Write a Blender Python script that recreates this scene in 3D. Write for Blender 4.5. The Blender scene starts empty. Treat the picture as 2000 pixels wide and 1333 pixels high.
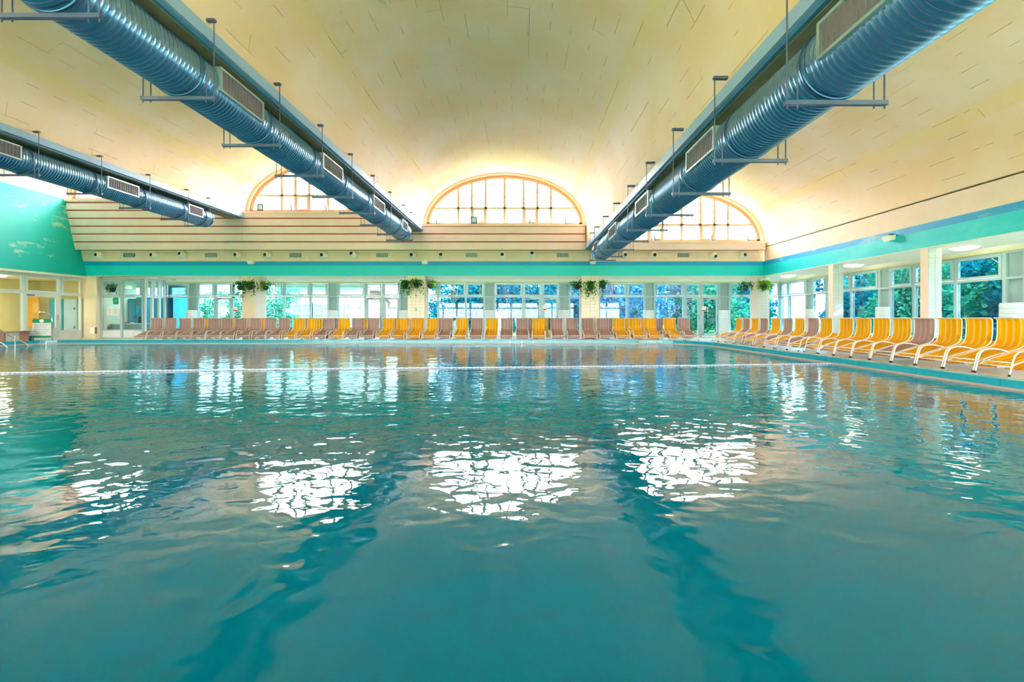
import bpy, bmesh, math, random
from mathutils import Vector, Matrix
random.seed(7)
PI = math.pi
scene = bpy.context.scene
COL = scene.collection

# ------------------------------------------------------------------ camera, world, sun, exposure
F = 889.0                      # focal length in pixels of the 2000 px wide photograph
VX, VY = 1018.0, 622.0         # vanishing point of the hall's long axis
cam_d = bpy.data.cameras.new('camera')
cam_d.sensor_width = 36.0
cam_d.lens = F / 2000.0 * 36.0
cam_d.shift_x = -(VX - 1000.0) / 2000.0
cam_d.shift_y = (VY - 666.5) / 2000.0
cam_d.clip_start = 0.05
cam_d.clip_end = 500
cam = bpy.data.objects.new('camera', cam_d)
COL.objects.link(cam)
cam.location = (0, 0, 1.0)
cam.rotation_euler = (PI / 2, 0, 0)
scene.camera = cam

world = bpy.data.worlds.new('world')
scene.world = world
world.use_nodes = True
wn = world.node_tree.nodes
wn['Background'].inputs['Color'].default_value = (1.0, 0.965, 0.965, 1)
wn['Background'].inputs['Strength'].default_value = 1.25

sun_d = bpy.data.lights.new('sun', 'SUN')
sun_d.energy = 2.5
sun_d.angle = 0.01
sun_d.color = (1.0, 0.93, 0.80)
sun = bpy.data.objects.new('sun', sun_d)
COL.objects.link(sun)
sun.location = (30, -10, 25)
sun.rotation_euler = Vector((-0.75, 0.42, -0.58)).to_track_quat('-Z', 'Y').to_euler()

def portal(loc, direction, sx, sy):
    d = bpy.data.lights.new('daylight_portal', 'AREA')
    d.shape = 'RECTANGLE'
    d.size, d.size_y = sx, sy
    d.cycles.is_portal = True
    o = bpy.data.objects.new('daylight_portal', d)
    COL.objects.link(o)
    o.location = loc
    o.rotation_euler = Vector(direction).to_track_quat('-Z', 'Z').to_euler()
portal((-0.8, 22.3, 6.75), (0, -1, 0), 7.7, 2.5)
portal((-9.35, 22.3, 7.35), (0, -1, 0), 7.7, 2.5)
portal((7.75, 22.3, 5.95), (0, -1, 0), 7.7, 2.5)
portal((-17.9, 22.3, 7.95), (0, -1, 0), 7.7, 2.5)
portal((-4.3, -5.4, 1.45), (0, 1, 0), 31.4, 2.8)  # daylight through the glazing added behind the viewer
portal((-2.5, 23.85, 1.45), (0, -1, 0), 32.0, 2.85)
portal((13.62, 9.4, 1.45), (-1, 0, 0), 28.6, 2.85)

vs = scene.view_settings
vs.view_transform = 'Standard'
vs.look = 'None'
vs.gamma = 1.0
vs.use_curve_mapping = False
vs.exposure = 4.72
cy = scene.cycles
cy.use_denoising = True
cy.max_bounces = 7
cy.diffuse_bounces = 4
cy.use_adaptive_sampling = True
cy.adaptive_threshold = 0.04
cy.adaptive_min_samples = 24
cy.glossy_bounces = 4
cy.transmission_bounces = 4
cy.transparent_max_bounces = 12
cy.sample_clamp_indirect = 8.0
cy.caustics_reflective = False
cy.caustics_refractive = False

# ------------------------------------------------------------------ helpers
def PX(x, Y): return (x - VX) * Y / F
def PZ(y, Y): return 1.0 + (VY - y) * Y / F

def lin(h):
    h = h.lstrip('#')
    out = []
    for i in (0, 2, 4):
        c = int(h[i:i + 2], 16) / 255.0
        out.append(c / 12.92 if c <= 0.04045 else ((c + 0.055) / 1.055) ** 2.4)
    return (*out, 1.0)

MATS = {}
def mat(name, color, rough=0.6, metal=0.0, spec=0.4, vary=0.0, vscale=3.0, bump=0.0, bscale=20.0, coat=0.0):
    m = bpy.data.materials.new(name)
    m.use_nodes = True
    nt = m.node_tree
    p = nt.nodes['Principled BSDF']
    c = lin(color) if isinstance(color, str) else (*color, 1.0)
    p.inputs['Base Color'].default_value = c
    p.inputs['Roughness'].default_value = rough
    p.inputs['Metallic'].default_value = metal
    p.inputs['Specular IOR Level'].default_value = spec
    p.inputs['Coat Weight'].default_value = coat
    tc = nt.nodes.new('ShaderNodeTexCoord')
    if vary:
        n = nt.nodes.new('ShaderNodeTexNoise')
        n.inputs['Scale'].default_value = vscale
        n.inputs['Detail'].default_value = 5
        nt.links.new(tc.outputs['Object'], n.inputs['Vector'])
        r = nt.nodes.new('ShaderNodeValToRGB')
        r.color_ramp.elements[0].position = 0.3
        r.color_ramp.elements[1].position = 0.7
        r.color_ramp.elements[0].color = tuple(max(0, v * (1 - vary)) for v in c[:3]) + (1,)
        r.color_ramp.elements[1].color = tuple(min(1, v * (1 + vary)) for v in c[:3]) + (1,)
        nt.links.new(n.outputs['Fac'], r.inputs['Fac'])
        nt.links.new(r.outputs['Color'], p.inputs['Base Color'])
    if bump:
        n2 = nt.nodes.new('ShaderNodeTexNoise')
        n2.inputs['Scale'].default_value = bscale
        n2.inputs['Detail'].default_value = 4
        nt.links.new(tc.outputs['Object'], n2.inputs['Vector'])
        b = nt.nodes.new('ShaderNodeBump')
        b.inputs['Strength'].default_value = 1.0
        b.inputs['Distance'].default_value = bump
        nt.links.new(n2.outputs['Fac'], b.inputs['Height'])
        nt.links.new(b.outputs['Normal'], p.inputs['Normal'])
    MATS[name] = m
    return m

class MB:
    def __init__(self):
        self.v, self.f, self.uv = [], [], []
    def add(self, vs, fs):
        o = len(self.v)
        self.v.extend([tuple(p) for p in vs])
        self.f.extend([tuple(i + o for i in f) for f in fs])
        return self
    def box(self, x0, x1, y0, y1, z0, z1, M=None):
        vs = [Vector(p) for p in ((x0, y0, z0), (x1, y0, z0), (x1, y1, z0), (x0, y1, z0),
                                  (x0, y0, z1), (x1, y0, z1), (x1, y1, z1), (x0, y1, z1))]
        if M: vs = [M @ p for p in vs]
        return self.add(vs, [(0, 3, 2, 1), (4, 5, 6, 7), (0, 1, 5, 4), (1, 2, 6, 5), (2, 3, 7, 6), (3, 0, 4, 7)])
    def hexa(self, bottom, top):
        return self.add(list(bottom) + list(top), [(0, 3, 2, 1), (4, 5, 6, 7), (0, 1, 5, 4), (1, 2, 6, 5), (2, 3, 7, 6), (3, 0, 4, 7)])
    def tube(self, pts, r, n=6, cap=True):
        pts = [Vector(p) for p in pts]
        rs = r if isinstance(r, (list, tuple)) else [r] * len(pts)
        rings = []
        up = None
        for i, p in enumerate(pts):
            t = (pts[min(i + 1, len(pts) - 1)] - pts[max(i - 1, 0)]).normalized()
            if up is None:
                up = Vector((0, 0, 1)) if abs(t.z) < 0.9 else Vector((1, 0, 0))
            s = t.cross(up)
            if s.length < 1e-5: s = t.cross(Vector((0, 1, 0)))
            s.normalize()
            up = s.cross(t).normalized()
            rings.append([p + (s * math.cos(2 * PI * k / n) + up * math.sin(2 * PI * k / n)) * rs[i] for k in range(n)])
        vs = [q for ring in rings for q in ring]
        fs = []
        for i in range(len(rings) - 1):
            for k in range(n):
                a, b = i * n + k, i * n + (k + 1) % n
                fs.append((a, b, b + n, a + n))
        if cap:
            fs.append(tuple(range(n - 1, -1, -1)))
            fs.append(tuple(range((len(rings) - 1) * n, len(rings) * n)))
        return self.add(vs, fs)
    def lathe(self, prof, n=24, M=None, cap=True):
        # prof: list of (radius, height) round local z
        vs = []
        for r, h in prof:
            for k in range(n):
                p = Vector((r * math.cos(2 * PI * k / n), r * math.sin(2 * PI * k / n), h))
                vs.append(M @ p if M else p)
        fs = []
        for i in range(len(prof) - 1):
            for k in range(n):
                a, b = i * n + k, i * n + (k + 1) % n
                fs.append((a, b, b + n, a + n))
        if cap:
            fs.append(tuple(range(n - 1, -1, -1)))
            fs.append(tuple(range((len(prof) - 1) * n, len(prof) * n)))
        return self.add(vs, fs)
    def prism(self, poly, ax, d0, d1):
        # poly in the two remaining axes, extruded along axis ax from d0 to d1
        def P(a, b, d):
            return (d, a, b) if ax == 'x' else ((a, d, b) if ax == 'y' else (a, b, d))
        n = len(poly)
        vs = [P(a, b, d0) for a, b in poly] + [P(a, b, d1) for a, b in poly]
        fs = [tuple(range(n)), tuple(range(2 * n - 1, n - 1, -1))]
        for i in range(n):
            j = (i + 1) % n
            fs.append((i, i + n, j + n, j))
        return self.add(vs, fs)
    def mesh(self, name, material, smooth=False, uv=None):
        me = bpy.data.meshes.new(name)
        me.from_pydata(self.v, [], self.f)
        if uv:
            l = me.uv_layers.new(name='UVMap')
            for lp in me.loops:
                l.data[lp.index].uv = uv[lp.vertex_index]
        mats = material if isinstance(material, (list, tuple)) else [material]
        for m in mats: me.materials.append(m)
        if smooth:
            for p in me.polygons: p.use_smooth = True
        me.update()
        return me
    def build(self, name, material, parent=None, smooth=False, uv=None):
        return obj(name, self.mesh(name, material, smooth, uv), parent)

def obj(name, me, parent=None, loc=None, rot=None):
    o = bpy.data.objects.new(name, me)
    COL.objects.link(o)
    if parent is not None: o.parent = parent
    if loc is not None: o.location = loc
    if rot is not None: o.rotation_euler = rot
    return o

def tag(o, label, cat, group=None, kind=None):
    o['label'] = label
    o['category'] = cat
    if group: o['group'] = group
    if kind: o['kind'] = kind
    return o

def thing(name, label, cat, loc=(0, 0, 0), rz=0.0, group=None, kind=None):
    o = bpy.data.objects.new(name, None)
    COL.objects.link(o)
    o.empty_display_size = 0.1
    o.location = loc
    o.rotation_euler = (0, 0, rz)
    return tag(o, label, cat, group, kind)

def struct(name, mb, m, label, cat, smooth=False, uv=None):
    return tag(mb.build(name, m, None, smooth, uv), label, cat, kind='structure')

ONES = ['', 'first', 'second', 'third', 'fourth', 'fifth', 'sixth', 'seventh', 'eighth', 'ninth', 'tenth', 'eleventh',
        'twelfth', 'thirteenth', 'fourteenth', 'fifteenth', 'sixteenth', 'seventeenth', 'eighteenth', 'nineteenth']
def ordw(n):
    if n < 20: return ONES[n]
    t, o = divmod(n, 10)
    tens = {2: 'twent', 3: 'thirt', 4: 'fort'}[t]
    return tens + 'ieth' if o == 0 else tens + 'y-' + ONES[o]

# ------------------------------------------------------------------ materials
M_cream = mat('cream_plaster', '#fadccc', 0.8, vary=0.05, vscale=1.2, bump=0.004, bscale=6)
M_white = mat('white_paint', '#f1efe8', 0.6)
M_soffit = mat('soffit_paint', '#efe9da', 0.8, vary=0.04, vscale=5, bump=0.003, bscale=30)
M_yellowtrim = mat('pale_yellow_trim', '#e9dca6', 0.6)
M_band_blue = mat('blue_paint', '#00a2e0', 0.45, spec=0.5)
M_band_green = mat('turquoise_paint', '#00d2dc', 0.45, spec=0.5)
M_frame = mat('grey_blue_aluminium', '#a9bfc4', 0.4, spec=0.5)
M_frame_w = mat('white_frame', '#dfe6e6', 0.4)
M_panel = mat('grey_green_panel', '#93aeb0', 0.5)
M_beam = mat('pale_blue_steel', '#a2bfe6', 0.45)
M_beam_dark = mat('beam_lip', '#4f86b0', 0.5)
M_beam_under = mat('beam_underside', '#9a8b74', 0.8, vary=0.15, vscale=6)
M_duct = mat('galvanised_duct', '#86b0da', 0.26, metal=0.92)
M_ring = mat('duct_clamp', '#3f6690', 0.35, metal=0.9)
M_steel = mat('hanger_steel', '#686c96', 0.45, metal=0.4)
M_register = mat('register_mesh', '#85798a', 0.6)
M_regframe = mat('register_frame', '#b6c6cf', 0.4, metal=0.5)
M_boardgap = mat('board_gap_red', '#b8443a', 0.8)
M_board = mat('cream_board', '#f6dce0', 0.6, vary=0.03, vscale=2)
M_archframe = mat('arch_window_frame', '#d8a981', 0.5)
M_archbar = mat('arch_window_bar', '#d6c0a8', 0.5)
M_tile = mat('pier_tile', '#ead9bd', 0.25, spec=0.5)
M_tile_cool = mat('pier_tile_cool', '#c6d0cf', 0.25, spec=0.5)
M_grout = mat('pier_grout', '#cdbd9f', 0.8)
M_curb = mat('teal_curb_tile', '#1aa7b6', 0.25, spec=0.5, vary=0.06, vscale=8)
M_ledge = mat('beige_ledge', '#cdb3a3', 0.5)
M_deck = mat('deck_tile', '#d9ccbd', 0.35, spec=0.5, vary=0.04, vscale=4)
M_dark = mat('dark_opening', '#3b2b30', 0.6)
M_offwhite = mat('off_white_plastic', '#faf4ec', 0.4)
M_grille = mat('grille_slat', '#8a7a70', 0.5)
M_radiator = mat('radiator_white', '#d5dcde', 0.35)
M_black = mat('black_rubber', '#23262b', 0.5)
M_chrome = mat('chrome', '#c9ccd2', 0.12, metal=1.0)
M_lampglow = mat('lamp_glass', '#fff6df', 0.3)
M_lampglow.node_tree.nodes['Principled BSDF'].inputs['Emission Color'].default_value = (1, 0.9, 0.68, 1)
M_lampglow.node_tree.nodes['Principled BSDF'].inputs['Emission Strength'].default_value = 0.6
M_signgreen = mat('sign_green', '#0a9a72', 0.4)
M_signwhite = mat('sign_white', '#e9f0f2', 0.4)
M_signgrey = mat('sign_lettering', '#9aa9b4', 0.5)
M_red = mat('red_plastic', '#c9403c', 0.4)
M_paper = mat('paper', '#f2e9e6', 0.7)
M_ochre = mat('ochre_door', '#d9a02e', 0.5)
M_inner = mat('inner_room_wall', '#e6d9a0', 0.8)
M_mint = mat('mint_wall', '#cfe6d8', 0.8)
M_lockerblue = mat('locker_blue', '#4fb4d8', 0.4)
M_cyan = mat('cyan_cupboard', '#17a3c4', 0.4)
M_paleblue = mat('pale_blue_door', '#a9cdea', 0.5)
M_wood = mat('bench_wood', '#9c7a68', 0.6, vary=0.1, vscale=10)
M_trunk = mat('tree_bark', '#8a8478', 0.9, vary=0.2, vscale=8)
M_pave = mat('outdoor_paving', '#a59d90', 0.9, vary=0.08, vscale=0.6)
M_lawn = mat('lawn', '#5f9a58', 0.95, vary=0.2, vscale=1.5)
M_bwall = mat('outdoor_render', '#b0aca4', 0.8)
M_broof = mat('outdoor_roof', '#b9b4ac', 0.7)
M_pink = mat('pink_render', '#a9786f', 0.8)
M_pot = mat('dark_pot', '#3c3a33', 0.7)

def leafmat(name, a, b):
    m = bpy.data.materials.new(name); m.use_nodes = True
    nt = m.node_tree; nt.nodes.clear()
    out = nt.nodes.new('ShaderNodeOutputMaterial')
    g = nt.nodes.new('ShaderNodeNewGeometry')
    r = nt.nodes.new('ShaderNodeValToRGB')
    r.color_ramp.elements[0].color = lin(a); r.color_ramp.elements[1].color = lin(b)
    nt.links.new(g.outputs['Random Per Island'], r.inputs['Fac'])
    d = nt.nodes.new('ShaderNodeBsdfDiffuse'); t = nt.nodes.new('ShaderNodeBsdfTranslucent')
    mx = nt.nodes.new('ShaderNodeMixShader'); mx.inputs[0].default_value = 0.35
    nt.links.new(r.outputs['Color'], d.inputs['Color']); nt.links.new(r.outputs['Color'], t.inputs['Color'])
    nt.links.new(d.outputs[0], mx.inputs[1]); nt.links.new(t.outputs[0], mx.inputs[2])
    nt.links.new(mx.outputs[0], out.inputs['Surface'])
    MATS[name] = m
    return m
L_ivy = leafmat('ivy_leaf', '#14502a', '#4fa83e')
L_fern = leafmat('fern_leaf', '#3f8a1e', '#9cd23a')
L_teal = leafmat('tree_leaf_teal', '#044c66', '#1f98aa')
L_blue = leafmat('tree_leaf_blue', '#175f94', '#7cb6cc')
L_green = leafmat('tree_leaf_green', '#13705a', '#5fb898')
L_autumn = leafmat('tree_leaf_autumn', '#5f7098', '#c4a4b4')

def glass(name, tint, gloss=0.07):
    m = bpy.data.materials.new(name); m.use_nodes = True
    nt = m.node_tree; nt.nodes.clear()
    out = nt.nodes.new('ShaderNodeOutputMaterial')
    t = nt.nodes.new('ShaderNodeBsdfTransparent'); t.inputs['Color'].default_value = (*tint, 1)
    g = nt.nodes.new('ShaderNodeBsdfGlossy'); g.inputs['Roughness'].default_value = 0.02
    lw = nt.nodes.new('ShaderNodeLayerWeight'); lw.inputs['Blend'].default_value = 0.5
    pw = nt.nodes.new('ShaderNodeMath'); pw.operation = 'POWER'; pw.inputs[1].default_value = 5.0
    nt.links.new(lw.outputs['Facing'], pw.inputs[0])
    fr = nt.nodes.new('ShaderNodeMath'); fr.operation = 'MULTIPLY_ADD'; fr.inputs[1].default_value = 0.9; fr.inputs[2].default_value = 0.03
    nt.links.new(pw.outputs[0], fr.inputs[0])
    mx = nt.nodes.new('ShaderNodeMixShader')
    nt.links.new(fr.outputs[0], mx.inputs[0])
    nt.links.new(t.outputs[0], mx.inputs[1]); nt.links.new(g.outputs[0], mx.inputs[2])
    nt.links.new(mx.outputs[0], out.inputs['Surface'])
    return m
G_clear = glass('clear_glass', (0.97, 0.99, 0.98))
G_tint = glass('tinted_glass', (0.33, 0.48, 0.54))
G_inner = glass('inner_glass', (0.90, 0.97, 0.95))

def sling_mat(name, a, b, transp):
    m = bpy.data.materials.new(name); m.use_nodes = True
    nt = m.node_tree; nt.nodes.clear()
    out = nt.nodes.new('ShaderNodeOutputMaterial')
    tc = nt.nodes.new('ShaderNodeTexCoord')
    sx = nt.nodes.new('ShaderNodeSeparateXYZ'); nt.links.new(tc.outputs['Object'], sx.inputs[0])
    def math_(op, v1, v2=None):
        n = nt.nodes.new('ShaderNodeMath'); n.operation = op
        if hasattr(v1, 'links'): nt.links.new(v1, n.inputs[0])
        else: n.inputs[0].default_value = v1
        if v2 is not None:
            if hasattr(v2, 'links'): nt.links.new(v2, n.inputs[1])
            else: n.inputs[1].default_value = v2
        return n.outputs[0]
    w = math_('SINE', math_('MULTIPLY', sx.outputs['X'], 2 * PI / 0.13))
    s = math_('GREATER_THAN', w, 0.55)
    edge = math_('LESS_THAN', math_('ABSOLUTE', sx.outputs['X']), 0.22)
    s = math_('MULTIPLY', s, edge)
    mc = nt.nodes.new('ShaderNodeMix'); mc.data_type = 'RGBA'
    mc.inputs[6].default_value = lin(a); mc.inputs[7].default_value = lin(b)
    nt.links.new(s, mc.inputs[0])
    d = nt.nodes.new('ShaderNodeBsdfDiffuse'); t = nt.nodes.new('ShaderNodeBsdfTranslucent')
    nt.links.new(mc.outputs[2], d.inputs['Color']); nt.links.new(mc.outputs[2], t.inputs['Color'])
    m1 = nt.nodes.new('ShaderNodeMixShader'); m1.inputs[0].default_value = 0.45
    nt.links.new(d.outputs[0], m1.inputs[1]); nt.links.new(t.outputs[0], m1.inputs[2])
    tr = nt.nodes.new('ShaderNodeBsdfTransparent')
    nt.links.new(mc.outputs[2], tr.inputs['Color'])
    m2 = nt.nodes.new('ShaderNodeMixShader'); m2.inputs[0].default_value = transp
    nt.links.new(m1.outputs[0], m2.inputs[1]); nt.links.new(tr.outputs[0], m2.inputs[2])
    nt.links.new(m2.outputs[0], out.inputs['Surface'])
    return m
M_sling_y = sling_mat('yellow_mesh_fabric', '#ffc412', '#f8dc84', 0.16)
M_sling_b = sling_mat('taupe_mesh_fabric', '#d2ada2', '#dcc3ba', 0.22)
M_loungeframe = mat('white_tube', '#e6e0da', 0.35)

# vault plaster with faint formwork board marks
def vault_mat():
    m = mat('vault_plaster', '#f3dfb8', 0.75)
    nt = m.node_tree; p = nt.nodes['Principled BSDF']
    uv = nt.nodes.new('ShaderNodeUVMap'); uv.uv_map = 'UVMap'
    br = nt.nodes.new('ShaderNodeTexBrick')
    br.inputs['Scale'].default_value = 1.0
    br.inputs['Brick Width'].default_value = 4.7
    br.inputs['Row Height'].default_value = 0.5
    br.inputs['Mortar Size'].default_value = 0.008
    br.inputs['Mortar Smooth'].default_value = 0.6
    br.inputs['Color1'].default_value = (1, 1, 1, 1); br.inputs['Color2'].default_value = (0.93, 0.93, 0.93, 1)
    br.inputs['Mortar'].default_value = (0.0, 0.0, 0.0, 1)
    nt.links.new(uv.outputs[0], br.inputs['Vector'])
    n = nt.nodes.new('ShaderNodeTexNoise'); n.inputs['Scale'].default_value = 0.55; n.inputs['Detail'].default_value = 6
    nt.links.new(uv.outputs[0], n.inputs['Vector'])
    r = nt.nodes.new('ShaderNodeValToRGB')
    r.color_ramp.elements[0].position = 0.35; r.color_ramp.elements[1].position = 0.65
    r.color_ramp.elements[0].color = lin('#f7d2a9'); r.color_ramp.elements[1].color = lin('#fcdfca')
    nt.links.new(n.outputs['Fac'], r.inputs['Fac'])
    n2 = nt.nodes.new('ShaderNodeTexNoise'); n2.inputs['Scale'].default_value = 1.3
    nt.links.new(uv.outputs[0], n2.inputs['Vector'])
    gt = nt.nodes.new('ShaderNodeMath'); gt.operation = 'GREATER_THAN'; gt.inputs[1].default_value = 0.53
    nt.links.new(n2.outputs['Fac'], gt.inputs[0])
    inv = nt.nodes.new('ShaderNodeMath'); inv.operation = 'MULTIPLY'
    nt.links.new(br.outputs['Fac'], inv.inputs[0]); nt.links.new(gt.outputs[0], inv.inputs[1])
    sp = nt.nodes.new('ShaderNodeSeparateXYZ'); nt.links.new(uv.outputs[0], sp.inputs[0])
    def mth(op, a, b):
        q = nt.nodes.new('ShaderNodeMath'); q.operation = op
        for i_, v_ in enumerate((a, b)):
            if hasattr(v_, 'links'): nt.links.new(v_, q.inputs[i_])
            else: q.inputs[i_].default_value = v_
        return q.outputs[0]
    av = mth('ABSOLUTE', sp.outputs['Y'], 0.0)
    av = mth('ADD', av, mth('MULTIPLY', mth('SUBTRACT', n2.outputs['Fac'], 0.5), 0.12))
    stripe = mth('MULTIPLY', mth('GREATER_THAN', av, 3.37), mth('LESS_THAN', av, 3.83))
    stripe = mth('MULTIPLY', stripe, 0.5)
    sm = nt.nodes.new('ShaderNodeMix'); sm.data_type = 'RGBA'
    nt.links.new(stripe, sm.inputs[0]); nt.links.new(r.outputs['Color'], sm.inputs[6]); sm.inputs[7].default_value = lin('#f8d68f')
    mx = nt.nodes.new('ShaderNodeMix'); mx.data_type = 'RGBA'
    mf = nt.nodes.new('ShaderNodeMath'); mf.operation = 'MULTIPLY'; mf.inputs[1].default_value = 0.28
    nt.links.new(inv.outputs[0], mf.inputs[0]); nt.links.new(mf.outputs[0], mx.inputs[0])
    nt.links.new(sm.outputs[2], mx.inputs[6]); mx.inputs[7].default_value = lin('#b08a58')
    nt.links.new(mx.outputs[2], p.inputs['Base Color'])
    n3 = nt.nodes.new('ShaderNodeTexNoise'); n3.inputs['Scale'].default_value = 2.5; n3.inputs['Detail'].default_value = 5
    nt.links.new(uv.outputs[0], n3.inputs['Vector'])
    sub = nt.nodes.new('ShaderNodeMath'); sub.operation = 'SUBTRACT'
    nt.links.new(n3.outputs['Fac'], sub.inputs[0]); nt.links.new(inv.outputs[0], sub.inputs[1])
    b = nt.nodes.new('ShaderNodeBump'); b.inputs['Distance'].default_value = 0.012; b.inputs['Strength'].default_value = 1.0
    nt.links.new(sub.outputs[0], b.inputs['Height']); nt.links.new(b.outputs['Normal'], p.inputs['Normal'])
    return m
M_vault = vault_mat()

def patchy(name, base, wear_glare, lo, hi, sc):  # second colour: worn paint on the left wall, painted glare on the right band
    m = mat(name, base, 0.5)
    nt = m.node_tree; p = nt.nodes['Principled BSDF']
    tc = nt.nodes.new('ShaderNodeTexCoord'); mp = nt.nodes.new('ShaderNodeMapping')
    mp.inputs['Scale'].default_value = (sc, sc * 0.45, sc)
    n = nt.nodes.new('ShaderNodeTexNoise'); n.inputs['Scale'].default_value = 1.0; n.inputs['Detail'].default_value = 7
    n.inputs['Roughness'].default_value = 0.65
    nt.links.new(tc.outputs['Object'], mp.inputs[0]); nt.links.new(mp.outputs[0], n.inputs['Vector'])
    r = nt.nodes.new('ShaderNodeValToRGB')
    r.color_ramp.elements[0].position = lo; r.color_ramp.elements[1].position = hi
    r.color_ramp.elements[0].color = lin(base); r.color_ramp.elements[1].color = lin(wear_glare)
    nt.links.new(n.outputs['Fac'], r.inputs['Fac']); nt.links.new(r.outputs['Color'], p.inputs['Base Color'])
    b = nt.nodes.new('ShaderNodeBump'); b.inputs['Distance'].default_value = 0.02
    nt.links.new(n.outputs['Fac'], b.inputs['Height']); nt.links.new(b.outputs['Normal'], p.inputs['Normal'])
    return m
M_greenwall = patchy('turquoise_plaster', '#00bcbc', '#9fd4c8', 0.575, 0.63, 1.6)
M_band_green_r = patchy('turquoise_plaster_glare', '#00cedc', '#3fdce2', 0.5, 0.7, 1.2)  # pale blotches are sun glare painted into the right-hand band
M_band_blue_r = patchy('blue_plaster_glare', '#00a0de', '#8fd2e4', 0.55, 0.66, 1.2)  # same painted glare, paler, for the blue stripe above

def water_mat():
    m = bpy.data.materials.new('pool_water'); m.use_nodes = True
    nt = m.node_tree; p = nt.nodes['Principled BSDF']
    p.inputs['Base Color'].default_value = (0.0, 0.125, 0.185, 1)
    p.inputs['Roughness'].default_value = 0.015
    p.inputs['IOR'].default_value = 1.35
    p.inputs['Specular IOR Level'].default_value = 0.5
    tc = nt.nodes.new('ShaderNodeTexCoord')
    def layer(scale, rot, amp, detail, prev):
        mp = nt.nodes.new('ShaderNodeMapping')
        mp.inputs['Scale'].default_value = scale; mp.inputs['Rotation'].default_value = (0, 0, rot)
        nt.links.new(tc.outputs['Object'], mp.inputs[0])
        n = nt.nodes.new('ShaderNodeTexNoise'); n.inputs['Scale'].default_value = 1.0
        n.inputs['Detail'].default_value = detail; n.inputs['Roughness'].default_value = 0.4
        n.inputs['Distortion'].default_value = 0.4
        nt.links.new(mp.outputs[0], n.inputs['Vector'])
        k = nt.nodes.new('ShaderNodeMath'); k.operation = 'MULTIPLY'; k.inputs[1].default_value = amp
        nt.links.new(n.outputs['Fac'], k.inputs[0])
        if prev is None: return k.outputs[0]
        a = nt.nodes.new('ShaderNodeMath'); a.operation = 'ADD'
        nt.links.new(prev, a.inputs[0]); nt.links.new(k.outputs[0], a.inputs[1])
        return a.outputs[0]
    h = layer((0.5, 1.0, 1), 0.5, 0.014, 1.0, None)
    h = layer((2.4, 3.6, 1), -0.25, 0.0082, 1.0, h)
    h = layer((6.0, 7.5, 1), 0.3, 0.0042, 1.5, h)
    b = nt.nodes.new('ShaderNodeBump'); b.inputs['Strength'].default_value = 1.0; b.inputs['Distance'].default_value = 1.0
    nt.links.new(h, b.inputs['Height']); nt.links.new(b.outputs['Normal'], p.inputs['Normal'])
    return m
M_water = water_mat()

# ------------------------------------------------------------------ setting: vaults, beams, walls
YF, YN = 21.9, -5.0            # far and near end of the vaults
YB = 22.0                      # face of the coloured band and the piers
YW = 23.7                      # far window wall
XW = 13.5                      # right-hand window wall
XB = 11.7                      # right-hand band
BEAMS = [(3.10, 3.84, 4.51), (-5.45, -4.71, 5.37), (-14.03, -13.25, 5.98)]   # x0, x1, top
VAULTS = [  # name, x0, x1, base z, left leg bottom, right leg bottom
    ('right', 3.84, 11.70, 4.71, 4.40, 4.40),
    ('middle', -4.71, 3.10, 5.52, 5.20, 4.40),
    ('left', -13.25, -5.45, 6.13, 5.85, 5.20),
    ('far left', -21.80, -14.03, 6.71, 6.60, 5.85)]
RISE = 2.5
for vn, x0, x1, zb, lb, rb in VAULTS:
    c, a = (x0 + x1) / 2, (x1 - x0) / 2
    prof = [(x0, lb)] + [(c - a * math.cos(PI * k / 40), zb + RISE * math.sin(PI * k / 40)) for k in range(41)] + [(x1, rb)]
    ys = [YN + (YF - YN) * k / 8 for k in range(9)]
    vs, fs, uv = [], [], []
    s = 0
    for i, (x, z) in enumerate(prof):
        if i: s += math.hypot(x - prof[i - 1][0], z - prof[i - 1][1])
        for y in ys:
            vs.append((x, y, z)); uv.append((y, s))
    n = len(ys)
    for i in range(len(prof) - 1):
        for j in range(n - 1):
            q = i * n + j
            fs.append((q, q + n, q + n + 1, q + 1))
    crown = uv[21 * n][1]
    uv = [(u + c, v - crown) for u, v in uv]
    mb = MB().add(vs, fs)
    struct('ceiling', mb, M_vault, f'cream plastered barrel vault over the {vn} bay of the pool hall', 'ceiling', True, uv)
for (x0, x1, zt), nm in zip(BEAMS, ('right', 'middle left', 'far left')):
    t = thing('ceiling_beam', f'pale blue beam in the valley between vaults above the {nm} duct', 'beam', kind='structure')
    MB().box(x0 - 0.03, x1 + 0.03, YN, 21.72, zt - 0.19, zt).build('fascia', M_beam, t)
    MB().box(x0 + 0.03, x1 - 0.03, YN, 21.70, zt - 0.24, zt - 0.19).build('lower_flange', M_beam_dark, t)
    MB().box(x0 + 0.09, x1 - 0.09, YN, 21.68, zt - 0.255, zt - 0.24).build('underside', M_beam_under, t)

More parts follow.
